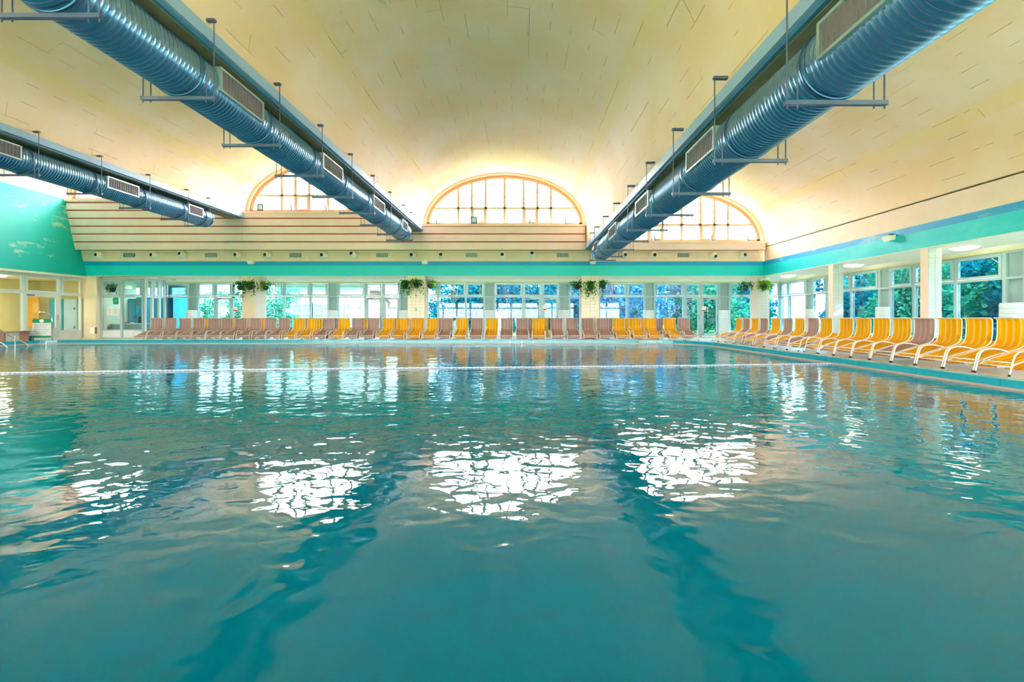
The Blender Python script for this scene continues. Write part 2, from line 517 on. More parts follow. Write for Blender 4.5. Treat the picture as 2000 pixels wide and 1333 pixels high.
# end walls: spandrels round the arched windows, boards, nozzle strip, band
WA, WB = 3.78, 2.40
AW = [(vn, (x0 + x1) / 2, zb) for vn, x0, x1, zb, lb, rb in VAULTS]
def spandrels(mb, y0, y1, zlow):
    for vn, x0, x1, zb, lb, rb in VAULTS:
        c, a = (x0 + x1) / 2, (x1 - x0) / 2
        N = 40
        vs, fs = [], []
        for k in range(N + 1):
            t = PI * k / N
            vs += [(c - a * math.cos(t), y0, zb + RISE * math.sin(t)), (c - WA * math.cos(t), y0, zb + WB * math.sin(t)),
                   (c - WA * math.cos(t), y1, zb + WB * math.sin(t)), (c - a * 1.05 * math.cos(t), y1, zb + (RISE + 0.1) * math.sin(t))]
        for k in range(N):
            q = 4 * k
            for e in ((0, 1), (1, 2), (2, 3)):
                fs.append((q + e[0], q + 4 + e[0], q + 4 + e[1], q + e[1]))
        mb.add(vs, fs)
        mb.box(x0 - 0.4, x1 + 0.4, min(y0, y1), max(y0, y1), zlow, zb)
    for x0, x1, zt in BEAMS:
        mb.box(x0 - 0.02, x1 + 0.02, min(y0, y1), max(y0, y1), zlow, zt + 1.2)
    return mb
mb = spandrels(MB(), YF, YF + 0.3, 4.28)
mb.box(-22.3, XB + 0.3, YB - 0.02, YB + 0.28, 3.75, 4.30)
wall_far = struct('wall_far', mb, M_cream, 'cream end wall under the arched windows behind the horizontal boards', 'wall')
mb = spandrels(MB(), YN, YN - 0.3, 2.9).box(-22.5, XB + 0.5, YN - 0.5, YN - 0.3, 3.0, 10)
mb.box(-26.6, -20.0, YN - 0.3, YN, -0.1, 3.2).box(-20.0, 11.4, YN - 0.3, YN, 2.86, 3.2).box(11.4, XW + 0.3, YN - 0.3, YN, -0.1, 3.2)
struct('wall_near', mb, M_cream, 'cream end wall with blind arches behind the viewer', 'wall')

GAPZ = [4.27, 4.645, 5.02, 5.395, 5.77, 6.145, 6.52, 6.70]
rows_x = [(-21.7, 11.66), (-21.7, 3.05), (-21.7, 3.05), (-21.7, -4.75), (-21.7, -4.75), (-21.7, -13.3), (-21.7, -13.3)]
joints = [-21.7, -13.3, -4.75, 3.05, 11.66]
for i, (xa, xb) in enumerate(rows_x):
    for j in range(4):
        a, b = joints[j], joints[j + 1]
        if b > xb + 0.01: continue
        MB().box(a + (0.004 if j else 0), b - 0.004, 21.70, 21.733, GAPZ[i] + (0.028 if i else 0), GAPZ[i + 1] - (0.028 if i < 6 else 0)).build('board', M_board, wall_far)
for a, b, zt in ((-21.7, -13.3, 6.70), (-13.3, -4.75, 6.145), (-4.75, 3.05, 5.395), (3.05, 11.66, 4.645)):
    MB().box(a, b, 21.735, 21.905, 4.27, zt).build('board_backing', M_boardgap, wall_far)
for vn, c, zb in AW:
    MB().box(c - 3.95, c + 3.95, 21.68, 21.95, zb - 0.13, zb - 0.02).build('window_sill', M_cream, wall_far)

MULL = [-2.245, -1.59, -0.92, 0.0, 0.92, 1.59, 2.245]
for wi, (vn, c, zb, near) in enumerate([(*q, 0) for q in AW]):
    w = thing(f'window_{wi + 1}', f'arched half-round window with cream bars at the {"near" if near else "far"} end of the {vn} vault', 'window', (c, YN - 0.2 if near else 22.1, zb), PI if near else 0, kind='structure')
    N = 36
    fr = MB()
    vs, fs = [], []
    for k in range(N + 1):
        t = PI * k / N
        for y in (-0.09, 0.06):
            for sc_ in (0.0, 0.15):
                vs.append((-(WA - sc_) * math.cos(t), y, (WB - sc_) * math.sin(t)))
    for k in range(N):
        q = 4 * k
        for e in ((0, 1), (1, 3), (3, 2), (2, 0)):
            fs.append((q + e[0], q + 4 + e[0], q + 4 + e[1], q + e[1]))
    fr.add(vs, fs)
    fr.box(-WA, WA, -0.09, 0.06, -0.02, 0.11)
    fr.build('arch_frame', M_archframe, w)
    def ell(x): return (WB - 0.12) * math.sqrt(max(0, 1 - (x / (WA - 0.12)) ** 2))
    for x in MULL:
        MB().box(x - 0.062, x + 0.062, -0.05, 0.05, 0.1, ell(x)).build('mullion', M_archbar, w)
    zt = 0.82
    xe = (WA - 0.12) * math.sqrt(1 - (zt / (WB - 0.12)) ** 2)
    MB().box(-xe, xe, -0.05, 0.05, zt - 0.05, zt + 0.05).build('transom', M_archbar, w)
    xsn = [-(WA - 0.13)] + MULL + [WA - 0.13]
    for i in range(8):
        for za, zc in ((0.1, zt), (zt, 9)):
            pts = [xsn[i] + (xsn[i + 1] - xsn[i]) * k / 10 for k in range(11)]
            top = [(x, min(zc, ell(x))) for x in pts if ell(x) > za + 0.01]
            if len(top) < 2: continue
            poly = [(top[0][0], za), (top[-1][0], za)] + top[::-1]
            MB().add([(x, 0, z) for x, z in poly], [tuple(range(len(poly)))]).build('pane', G_clear, w)
    for xa, xb in ((-1.59, -0.92), (0.92, 1.59)):
        v = MB()
        v.box(xa + 0.04, xb - 0.04, -0.07, 0.0, 0.1, 0.17).box(xa + 0.04, xb - 0.04, -0.07, 0.0, zt - 0.1, zt - 0.03)
        v.box(xa + 0.04, xa + 0.11, -0.07, 0.0, 0.17, zt - 0.1).box(xb - 0.11, xb - 0.04, -0.07, 0.0, 0.17, zt - 0.1)
        v.build('vent_sash', M_archbar, w)

# coloured band: far, right, and soffits
struct('trim_1', MB().box(-21.6, XB + 0.3, YB, YB + 0.3, 3.55, 3.75), M_band_blue, 'blue painted stripe along the far wall above the turquoise band', 'stripe')
struct('trim_2', MB().box(-21.6, XB + 0.3, YB, YB + 0.3, 3.05, 3.55), M_band_green, 'turquoise painted band along the far wall over the windows', 'band')
struct('trim_3', MB().box(XB, XB + 0.3, YN, YB - 0.003, 3.55, 3.75), M_band_blue_r, 'blue stripe with sun glare painted in along the right-hand wall', 'stripe')
struct('trim_4', MB().box(XB, XB + 0.3, YN, YB - 0.003, 3.05, 3.55), M_band_green_r, 'turquoise band with sun glare painted in along the right-hand wall over the windows', 'band')
struct('wall_right', MB().box(XB, XB + 0.3, YN, YF, 3.75, 4.42), M_cream, 'cream upper wall on the right under the vault springing', 'wall')
struct('trim_5', MB().box(XB - 0.006, XB + 0.3, YN, YF, 4.42, 4.445), mat('groove', '#8f7f66', 0.9), 'thin dark joint line along the right-hand wall below the vault', 'joint')
sf = MB().box(-21.4, XB, YB, YW + 0.25, 3.03, 3.05).box(XB, XW + 0.25, YN, YW + 0.25, 3.03, 3.05)
sf.box(-21.4, XW + 0.25, YB + 0.3, YW + 0.25, 3.06, 3.2).box(XB + 0.3, XW + 0.25, YN, YB + 0.3, 3.06, 3.2)
struct('ceiling', sf, M_soffit, 'low pale soffit over the decks along the far and right-hand windows', 'ceiling')
struct('trim_6', MB().box(-18.4, XW, YW - 0.12, YW + 0.2, 2.92, 3.03).box(XW - 0.12, XW + 0.2, YN, YW - 0.12, 2.92, 3.03), M_white, 'white lintel strip over the lower windows', 'lintel')
struct('trim_7', MB().box(-18.4, XW, YW - 0.14, YW + 0.18, 2.86, 2.92).box(XW - 0.14, XW + 0.18, YN, YW - 0.14, 2.86, 2.92), M_yellowtrim, 'pale yellow strip under the lintel of the lower windows', 'lintel')

# left side: leaning turquoise wall, near wall
struct('wall_left', MB().hexa([(-21.0, YN, 3.03), (-21.0, YB - 0.02, 3.03), (-21.4, YB - 0.02, 3.03), (-21.4, YN, 3.03)],
       [(-21.8, YN, 6.72), (-21.8, YB - 0.02, 6.72), (-22.2, YB - 0.02, 6.72), (-22.2, YN, 6.72)]), M_greenwall,
       'leaning turquoise plaster wall with pale worn patches on the left', 'wall')
struct('trim_8', MB().box(-21.42, -20.98, YN, YB - 0.02, 2.93, 3.03), M_soffit, 'cream ledge under the leaning turquoise wall', 'ledge')

# floor with the pool cut out, curb, ledge, water
def outline(x0, x1, y0, y1, radii, step=8):
    pts = []
    corners = [((x1 - radii[0], y0 + radii[0]), radii[0], -PI / 2), ((x1 - radii[1], y1 - radii[1]), radii[1], 0),
               ((x0 + radii[2], y1 - radii[2]), radii[2], PI / 2), ((x0 + radii[3], y0 + radii[3]), radii[3], PI)]
    for (cx, cyy), r, a0 in corners:
        for k in range(step + 1):
            a = a0 + (PI / 2) * k / step
            pts.append((cx + r * math.cos(a), cyy + r * math.sin(a)))
    return pts
PX0, PX1, PY0, PY1 = -20.25, 7.4, 0.75, 19.4
def pool_ring(off): return outline(PX0 - off, PX1 + off, PY0 - off, PY1 + off, [0.8 + off, 2.4 + off, 0.9 + off, 0.8 + off])
def filled(loops, z):
    bm = bmesh.new()
    es = []
    for lp in loops:
        vsb = [bm.verts.new((x, y, z)) for x, y in lp]
        for i in range(len(vsb)): es.append(bm.edges.new((vsb[i], vsb[(i + 1) % len(vsb)])))
    bmesh.ops.triangle_fill(bm, use_beauty=True, use_dissolve=False, edges=es, normal=(0, 0, 1))
    me = bpy.data.meshes.new('fill'); bm.to_mesh(me); bm.free()
    return me
me = filled([[(-26.4, YN), (XW + 0.25, YN), (XW + 0.25, YW + 0.25), (-17.9, YW + 0.25), (-17.9, 25.1), (-26.4, 25.1)], pool_ring(0.24)], 0.0)
me.materials.append(M_deck)
tag(obj('floor', me), 'beige tiled pool deck around the water', 'floor', kind='structure')
me = filled([pool_ring(0.02)], -0.08)
me.materials.append(M_water)
tag(obj('pool_water', me), 'rippling teal water filling the swimming pool', 'water', kind='stuff')
curb = thing('pool_curb', 'raised teal tiled curb around the pool edge', 'curb', kind='structure')
inner, outer = pool_ring(0.0), pool_ring(0.26)
# resample both loops together by walking the inner loop
seq = []
for i in range(len(inner)):
    a, b = Vector(inner[i]), Vector(inner[(i + 1) % len(inner)])
    oa, ob = Vector(outer[i]), Vector(outer[(i + 1) % len(inner)])
    n = max(1, round((b - a).length / 0.5))
    for k in range(n):
        seq.append((a.lerp(b, k / n), oa.lerp(ob, k / n)))
for i in range(len(seq)):
    (a, oa), (b, ob) = seq[i], seq[(i + 1) % len(seq)]
    L = (b - a).length
    if L < 1e-4: continue
    g = 0.004 / L
    a2, b2, oa2, ob2 = a.lerp(b, g), b.lerp(a, g), oa.lerp(ob, g), ob.lerp(oa, g)
    mb = MB().hexa([(*a2, -0.3), (*b2, -0.3), (*ob2, -0.3), (*oa2, -0.3)], [(*a2, 0.066), (*b2, 0.066), (*ob2, 0.066), (*oa2, 0.066)])
    mb.build('tile', M_curb, curb)
lg = MB()
li, lo_ = pool_ring(-0.05), pool_ring(0.0)
for i in range(len(li)):
    j = (i + 1) % len(li)
    if (Vector(li[i]) - Vector(li[j])).length < 1e-5: continue
    lg.hexa([(*li[i], -0.2), (*li[j], -0.2), (*lo_[j], -0.2), (*lo_[i], -0.2)], [(*li[i], -0.05), (*li[j], -0.05), (*lo_[j], -0.05), (*lo_[i], -0.05)])
struct('trim_9', lg, M_ledge, 'thin beige ledge at the waterline under the teal curb', 'ledge')

# ------------------------------------------------------------------ lower windows, doors and panels
cnt = {'w': 9, 'd': 1, 't': 20}
ordc = {}
def bars(mb, x0, x1, z0, z1, wdt, d0, d1):
    mb.box(x0, x0 + wdt, d0, d1, z0, z1).box(x1 - wdt, x1, d0, d1, z0, z1)
    mb.box(x0 + wdt, x1 - wdt, d0, d1, z0, z0 + wdt).box(x0 + wdt, x1 - wdt, d0, d1, z1 - wdt, z1)
    return mb
def unit(kind, width, loc, rz, side, gm, fm=None, ztop=2.86, ztr=2.12, sill=0.06, lowpanel=None):
    fm = fm or M_frame
    key = (kind, side)
    ordc[key] = ordc.get(key, 0) + 1
    o_ = ordw(ordc[key])
    h = width / 2
    if kind == 'W':
        t = thing(f"window_{cnt['w']}", f'grey-blue framed window with a transom light, {o_} {side}', 'window', loc, rz, kind='structure'); cnt['w'] += 1
    elif kind == 'D':
        t = thing(f"door_{cnt['d']}", f'glazed grey-blue door with a transom light, {o_} {side}', 'door', loc, rz, kind='structure'); cnt['d'] += 1
    else:
        t = thing(f"trim_{cnt['t']}", f'solid grey-green panel between windows, {o_} {side}', 'panel', loc, rz, kind='structure'); cnt['t'] += 1
    f = MB()
    f.box(-h, -h + 0.05, -0.06, 0.06, 0, ztop).box(h - 0.05, h, -0.06, 0.06, 0, ztop)
    f.box(-h + 0.05, h - 0.05, -0.06, 0.06, ztop - 0.05, ztop).box(-h + 0.05, h - 0.05, -0.07, 0.06, ztr - 0.04, ztr + 0.03)
    f.box(-h + 0.05, h - 0.05, -0.06, 0.06, 0, sill)
    if lowpanel: f.box(-h + 0.05, h - 0.05, -0.05, 0.05, lowpanel - 0.05, lowpanel)
    f.build('window_frame', fm, t)
    a = h - 0.05
    if kind == 'G':
        MB().box(-a, a, 0.01, 0.03, ztr + 0.03, ztop - 0.05).build('panel', M_panel, t)
        MB().box(-a, a, 0.01, 0.03, sill, ztr - 0.04).build('panel', M_panel, t)
        return t
    s = bars(MB(), -a + 0.01, a - 0.01, ztr + 0.04, ztop - 0.06, 0.07, -0.085, -0.02)
    s.build('transom_sash', fm, t)
    MB().box(-a + 0.07, a - 0.07, -0.055, -0.045, ztr + 0.1, ztop - 0.12).build('pane', gm, t)
    zb = lowpanel or sill
    if lowpanel: MB().box(-a, a, 0.0, 0.02, sill, lowpanel - 0.05).build('panel', M_panel if side.startswith('in the far') else M_frame_w, t)
    if kind == 'W':
        MB().box(-a, a, -0.005, 0.005, zb, ztr - 0.04).build('pane', gm, t)
    else:
        lf = bars(MB(), -a + 0.005, a - 0.005, zb + 0.01, ztr - 0.05, 0.1, -0.05, 0.02).build('door_leaf', fm, t)
        MB().box(-a + 0.1, a - 0.1, -0.02, -0.01, zb + 0.1, ztr - 0.14).build('pane', gm, lf)
        MB().tube([(a - 0.06, -0.055, 0.95), (a - 0.06, -0.1, 0.95), (a - 0.06, -0.1, 1.15), (a - 0.06, -0.055, 1.15)], 0.012).build('handle', M_steel, lf)
        MB().box(-a + 0.06, -a + 0.36, -0.075, -0.05, ztr - 0.12, ztr - 0.07).build('door_closer', M_steel, lf)
    return t
far_units = [(324, 369, 'W'), (369, 387, 'G'), (387, 421, 'W'), (421, 455, 'D'), (455, 500, 'W'), (500, 555, 'W'), (555, 607, 'W'), (607, 642, 'W'),
    (642, 660, 'G'), (660, 714, 'W'), (714, 748, 'D'), (748, 782, 'D'), (782, 800, 'G'), (800, 856, 'W'), (856, 910, 'W'), (910, 946, 'W'),
    (946, 966, 'G'), (966, 1021, 'W'), (1021, 1058, 'D'), (1058, 1092, 'D'), (1092, 1112, 'G'), (1112, 1170, 'W'), (1170, 1224, 'W'),
    (1224, 1259, 'W'), (1259, 1278, 'G'), (1278, 1335, 'W'), (1335, 1368, 'D'), (1368, 1404, 'D'), (1404, 1424, 'G'), (1424, 1480, 'W'), (1480, 1522, 'W')]
for a, b, k in far_units:
    xa, xb = PX(a, YW), PX(b, YW)
    unit(k, xb - xa, ((xa + xb) / 2, YW, 0), 0, 'from the left in the far wall', G_tint)
ry = [(23.55, 22.9, 'W'), (22.9, 21.5, 'W'), (21.5, 21.0, 'G'), (21.0, 20.07, 'W'), (20.07, 18.55, 'W'), (18.55, 17.1, 'W'), (17.1, 16.6, 'G'), (16.6, 15.6, 'W'),
      (15.6, 14.1, 'W'), (14.1, 12.67, 'W'), (12.67, 12.15, 'G'), (12.15, 11.1, 'W'), (11.1, 9.7, 'W'), (9.7, 8.3, 'W'), (8.3, 7.8, 'G'), (7.8, 6.8, 'W'),
      (6.8, 5.3, 'W'), (5.3, 3.8, 'W'), (3.8, 3.3, 'G'), (3.3, 1.8, 'W'), (1.8, 0.3, 'W'), (0.3, -1.4, 'W'), (-1.4, -3.1, 'W'), (-3.1, -4.9, 'W')]
for a, b, k in ry:
    unit(k, a - b, (XW, (a + b) / 2, 0), -PI / 2, 'from the far corner in the right-hand wall', G_tint)
for k in range(20):  # glazing added in the unseen near wall to light the far wall frontally
    unit('W', 1.57, (-20.0 + 1.57 * (k + 0.5), YN - 0.15, 0), PI, 'from the left-hand corner, added for daylight behind the viewer', G_clear)
# corner post of the two window walls
struct('trim_10', MB().box(XW - 0.07, XW + 0.1, 23.56, YW + 0.1, 0, 2.86), M_frame, 'grey-blue post where the far and right-hand windows meet', 'post')

# left-hand glazed wall and glazed office
XL = -21.3
for a, b, k in ((22.0, 20.95, 'W'), (20.95, 19.45, 'D'), (19.45, 18.0, 'W'), (18.0, 16.5, 'W'), (16.5, 15.0, 'W')):
    unit(k, a - b, (XL, (a + b) / 2, 0), PI / 2, 'from the far corner in the left-hand glazed wall', G_inner, M_frame_w, 2.93, 2.1, 0.06, 0.45)
struct('wall_left_near', MB().box(XL - 0.1, XL + 0.1, YN, 15.0, 0, 2.93), M_cream, 'plain cream lower wall on the left near the viewer', 'wall')
for a, b in ((-20.55, -19.55), (-19.55, -18.5)):
    unit('W', b - a, ((a + b) / 2, 22.3, 0), 0, 'from the left in the glazed office front', G_inner, None, 2.95, 2.05, 0.06, 0.45)
for a, b in ((22.36, 22.8), (22.8, 23.25), (23.25, 23.64)):
    unit('W', b - a, (-18.5, (a + b) / 2, 0), PI / 2, 'from the front in the glazed office side', G_inner, M_frame_w, 2.95, 2.05, 0.06, 0.0)
# pier at the left corner
struct('pillar', MB().box(-21.15, -20.56, 22.0, 22.6, 0, 3.03), M_tile, 'cream corner pier between the left-hand glazing and the glazed office', 'pier')

# inner room behind the left glazing
struct('wall_inner', MB().box(-25.6, -25.4, 12, 24.1, 0, 3.0).box(-25.4, -21.25, 24.0, 24.2, 0, 3.0).box(-25.4, -21.45, 11.8, 12.0, 0, 3.0), M_inner,
       'pale yellow back wall of the room behind the left-hand glazing', 'wall')
struct('ceiling_inner', MB().box(-25.6, -21.45, 11.8, 24.3, 2.95, 3.05).box(-21.45, -17.9, 22.35, 25.1, 2.96, 3.02), M_soffit, 'cream ceiling of the rooms behind the glazing on the left', 'ceiling')
lamp_l = bpy.data.lights.new('room_lamp_light', 'AREA'); lamp_l.energy = 4; lamp_l.size = 0.5; lamp_l.color = (1, 0.86, 0.6)
for (x, y) in ((-23.4, 20.4), (-23.4, 17.2)):
    t = thing('ceiling_lamp', 'round glowing ceiling lamp in the room behind the left glazing' + (' near the blue lockers' if y > 19 else ' nearer the viewer'), 'lamp', (x, y, 2.95))
    MB().lathe([(0.2, -0.09), (0.24, -0.04), (0.24, 0.0)], 20).build('shade', M_lampglow, t, True)
    MB().lathe([(0.26, -0.02), (0.26, 0.0)], 20).build('rim', M_white, t)
    lo = bpy.data.objects.new('room_lamp_light', lamp_l); COL.objects.link(lo); lo.location = (x, y, 2.8); lo.parent = None
t = thing('inner_door', 'ochre yellow door standing behind the left-hand glazing', 'door', (-24.55, 22.9, 0), 0)
MB().box(-0.3, 0.3, -0.03, 0.03, 0, 2.1).build('door_leaf', M_ochre, t)
MB().tube([(0.22, -0.03, 1.02), (0.22, -0.08, 1.02), (0.12, -0.08, 1.02)], 0.012).build('handle', M_steel, t)
for k, (y, m, lb) in enumerate(((-23.95, M_lockerblue, 'tall blue locker behind the left glazing beside the corner pier'), (-23.2, M_paleblue, 'tall pale blue locker right beside the darker blue one'))):
    t = thing('locker', lb, 'locker', (y, 23.68, 0), 0)
    MB().box(-0.35, 0.35, -0.25, 0.3, 0, 2.0).build('body', m, t)
    for z0 in (0.08, 1.04):
        d = MB().box(-0.32, 0.32, -0.275, -0.25, z0, z0 + 0.9).build('door_leaf', m, t)
        MB().box(0.2, 0.26, -0.3, -0.275, z0 + 0.4, z0 + 0.52).build('handle', M_steel, d)

# office interior
struct('wall_office', MB().box(-21.25, -21.05, 22.62, 24.9, 0, 2.96).box(-21.25, -18.2, 24.9, 25.05, 2.75, 2.96), M_mint, 'mint green walls inside the glazed office', 'wall')
struct('wall_office_back', MB().box(-21.25, -18.2, 24.9, 25.05, 0, 2.1).box(-18.35, -18.2, 23.8, 24.9, 0, 2.1), M_cyan, 'cyan back wall of the glazed office', 'wall')
for k in range(3):
    w = thing(f"window_{cnt['w']}", f'small high window at the back of the glazed office, {ordw(k + 1)} from the left', 'window', (-20.75 + k, 24.97, 2.1), kind='structure'); cnt['w'] += 1
    bars(MB(), -0.5, 0.5, 0, 0.65, 0.08, -0.05, 0.05).build('window_frame', M_frame, w)
    MB().box(-0.42, 0.42, -0.005, 0.005, 0.08, 0.57).build('pane', G_tint, w)
t = thing('cupboard', 'tall cyan double cupboard inside the glazed office', 'cupboard', (-20.62, 24.6, 0))
MB().box(-0.38, 0.38, -0.25, 0.28, 0, 2.05).build('body', M_cyan, t)
for s_ in (-1, 1):
    d = MB().box(min(0.01 * s_, 0.36 * s_), max(0.01 * s_, 0.36 * s_), -0.275, -0.25, 0.06, 2.0).build('door_leaf', M_cyan, t)
    MB().box(0.06 * s_ - 0.012, 0.06 * s_ + 0.012, -0.3, -0.275, 0.95, 1.15).build('handle', M_steel, d)
t = thing('first_aid_sign', 'green square sign with a red cross in the office', 'sign', (-20.48, 24.31, 1.80))
MB().box(-0.14, 0.14, -0.01, 0.01, -0.14, 0.14).build('plate', M_signgreen, t)
MB().box(-0.09, 0.09, -0.02, -0.01, -0.03, 0.03).box(-0.03, 0.03, -0.02, -0.01, -0.09, -0.03).box(-0.03, 0.03, -0.02, -0.01, 0.03, 0.09).build('cross', M_red, t)
t = thing('desk', 'pale office desk behind the glass of the office', 'desk', (-19.95, 23.35, 0))
MB().box(-0.9, 0.9, -0.35, 0.35, 0.7, 0.74).build('desk_top', M_white, t)
MB().box(-0.88, 0.88, -0.3, -0.27, 0.15, 0.7).build('front_panel', M_panel, t)
for sx in (-0.85, 0.81):
    MB().box(sx, sx + 0.04, -0.26, 0.33, 0, 0.7).build('leg', M_panel, t)
t = thing('office_chair', 'black rounded office chair behind the office desk', 'chair', (-20.15, 24.0, 0))
MB().lathe([(0.26, 0.44), (0.28, 0.48), (0.24, 0.52)], 16).build('seat', M_black, t, True)
MB().add(*(lambda n: ([(0.24 * math.cos(PI * (0.15 + 0.7 * i / n)) * (1 - 0.25 * j * j), 0.12 + 0.12 * math.sin(PI * (0.15 + 0.7 * i / n)) + 0.03 * q, 0.6 + 0.5 * j) for q in (0, 1) for j in (0, 0.35, 0.7, 1.0) for i in range(n + 1)],
    [(q * 4 * (n + 1) + j * (n + 1) + i, q * 4 * (n + 1) + j * (n + 1) + i + 1, q * 4 * (n + 1) + (j + 1) * (n + 1) + i + 1, q * 4 * (n + 1) + (j + 1) * (n + 1) + i) for q in (0, 1) for j in range(3) for i in range(n)]))(8)).build('backrest', M_black, t, True)
MB().tube([(0, 0, 0.06), (0, 0, 0.45)], 0.03).build('pole', M_steel, t)
for k in range(5):
    a = 2 * PI * k / 5
    MB().tube([(0, 0, 0.1), (0.28 * math.cos(a), 0.28 * math.sin(a), 0.03)], 0.025).build('leg', M_black, t)
t = thing('folder', 'red folder lying on the office desk', 'folder', (-20.15, 23.3, 0.74))
MB().box(-0.28, 0.22, -0.12, 0.12, 0, 0.05).build('cover', M_red, t)
MB().box(0.22, 0.27, -0.11, 0.11, 0.008, 0.042).build('pages', M_paper, t)
for k, (x, z, m, lb) in enumerate(((-20.2, 1.85, M_signgreen, 'green notice hanging behind the office glass'),)):
    t = thing('notice', lb, 'notice', (x + 0.35, 22.290, z))
    MB().box(-0.13, 0.13, -0.004, 0.004, -0.17, 0.17).build('sheet', m, t)
    MB().box(-0.06, 0.06, -0.008, -0.004, -0.04, 0.04).build('print', mat('notice_print', '#39c46a', 0.5), t)
for k, x in enumerate((-20.17, -19.86)):
    t = thing('notice', ('left' if k == 0 else 'right') + '-hand sheet of the paper pair behind the office glass', 'notice', (x, 22.290, 1.33), group='papers on the office glass')
    MB().box(-0.12, 0.12, -0.004, 0.004, -0.18, 0.18).build('sheet', M_paper, t)
    pr = MB()
    for q in range(5): pr.box(-0.09, 0.09, -0.007, -0.004, 0.1 - 0.055 * q, 0.118 - 0.055 * q)
    pr.build('print', mat('paper_print', '#c9a3a0', 0.6), t)

# ------------------------------------------------------------------ piers
def tile_mesh(w, h, m):
    g = 0.004
    return MB().hexa([(-w / 2 + g, 0, -h / 2 + g), (w / 2 - g, 0, -h / 2 + g), (w / 2 - g, 0, h / 2 - g), (-w / 2 + g, 0, h / 2 - g)],
                     [(-w / 2 + 2 * g, -0.012, -h / 2 + 2 * g), (w / 2 - 2 * g, -0.012, -h / 2 + 2 * g), (w / 2 - 2 * g, -0.012, h / 2 - 2 * g), (-w / 2 + 2 * g, -0.012, h / 2 - 2 * g)]).mesh('tile', m)
def pier(x0, x1, y0, y1, label, ncol, m=None, h=0.1515):
    m = m or M_tile
    t = thing('pillar', label, 'pier', ((x0 + x1) / 2, y0, 0), kind='structure')
    w = (x1 - x0)
    MB().box(-w / 2, w / 2, 0.0, y1 - y0, 0, 3.03).build('core', M_cream, t)
    tm = tile_mesh(w / ncol, h, m)
    for r in range(20):
        for c in range(ncol):
            obj('tile', tm, t, (-w / 2 + (c + 0.5) * w / ncol, 0, (r + 0.5) * h))
    return t
pier(PX(472, 22), PX(498, 22), 22.02, 23.0, 'cream tiled pier left of the middle, between the left far windows', 3)
pier(PX(796, 22), PX(829, 22), 22.02, 23.0, 'cream tiled pier with a small green exit sign', 4)
pier(PX(1136, 22), PX(1170, 22), 22.02, 23.0, 'cream tiled pier right of the middle, between the far windows', 4)
pier(11.45, 12.0, 22.02, 22.8, 'pale tiled pier at the far right corner of the hall', 3, M_tile_cool)
for y, lb in ((17.1, 'pale tiled pier in the right-hand window wall nearer the far corner'), (13.1, 'pale tiled pier in the right-hand window wall nearer the viewer'),
              (9.1, 'pale tiled pier nearest the viewer of those along the right-hand wall')):
    pier(XB + 0.01, XB + 0.4, y, y + 0.26, lb, 2, M_tile_cool)

# ------------------------------------------------------------------ ducts and hangers
DR = 0.375
HY = [19.15, 17.9, 16.05, 14.2, 12.35, 10.5, 8.65, 6.8, 4.95, 3.1, 1.25, -0.6, -2.45]
def duct_section(L):
    mb = MB()
    n = max(4, round(L / 0.075))
    prof = []
    for i in range(n):
        y = L * i / n
        d = L / n
        prof += [(DR, y), (DR, y + 0.62 * d), (DR + 0.011, y + 0.74 * d), (DR + 0.011, y + 0.88 * d)]
    prof.append((DR, L))
    mb.lathe(prof, 40, Matrix.Rotation(-PI / 2, 4, 'X'), cap=False)
    me = mb.mesh('duct_section', M_duct)
    for p in me.polygons: p.use_smooth = True
    return me
SEC = {}
def section(L):
    k = round(L, 3)
    if k not in SEC: SEC[k] = duct_section(L)
    return SEC[k]
ring_me = MB().lathe([(DR, -0.025), (DR + 0.022, -0.022), (DR + 0.022, 0.022), (DR, 0.025)], 40, Matrix.Rotation(-PI / 2, 4, 'X'), cap=False).mesh('clamp_ring', M_ring, True)
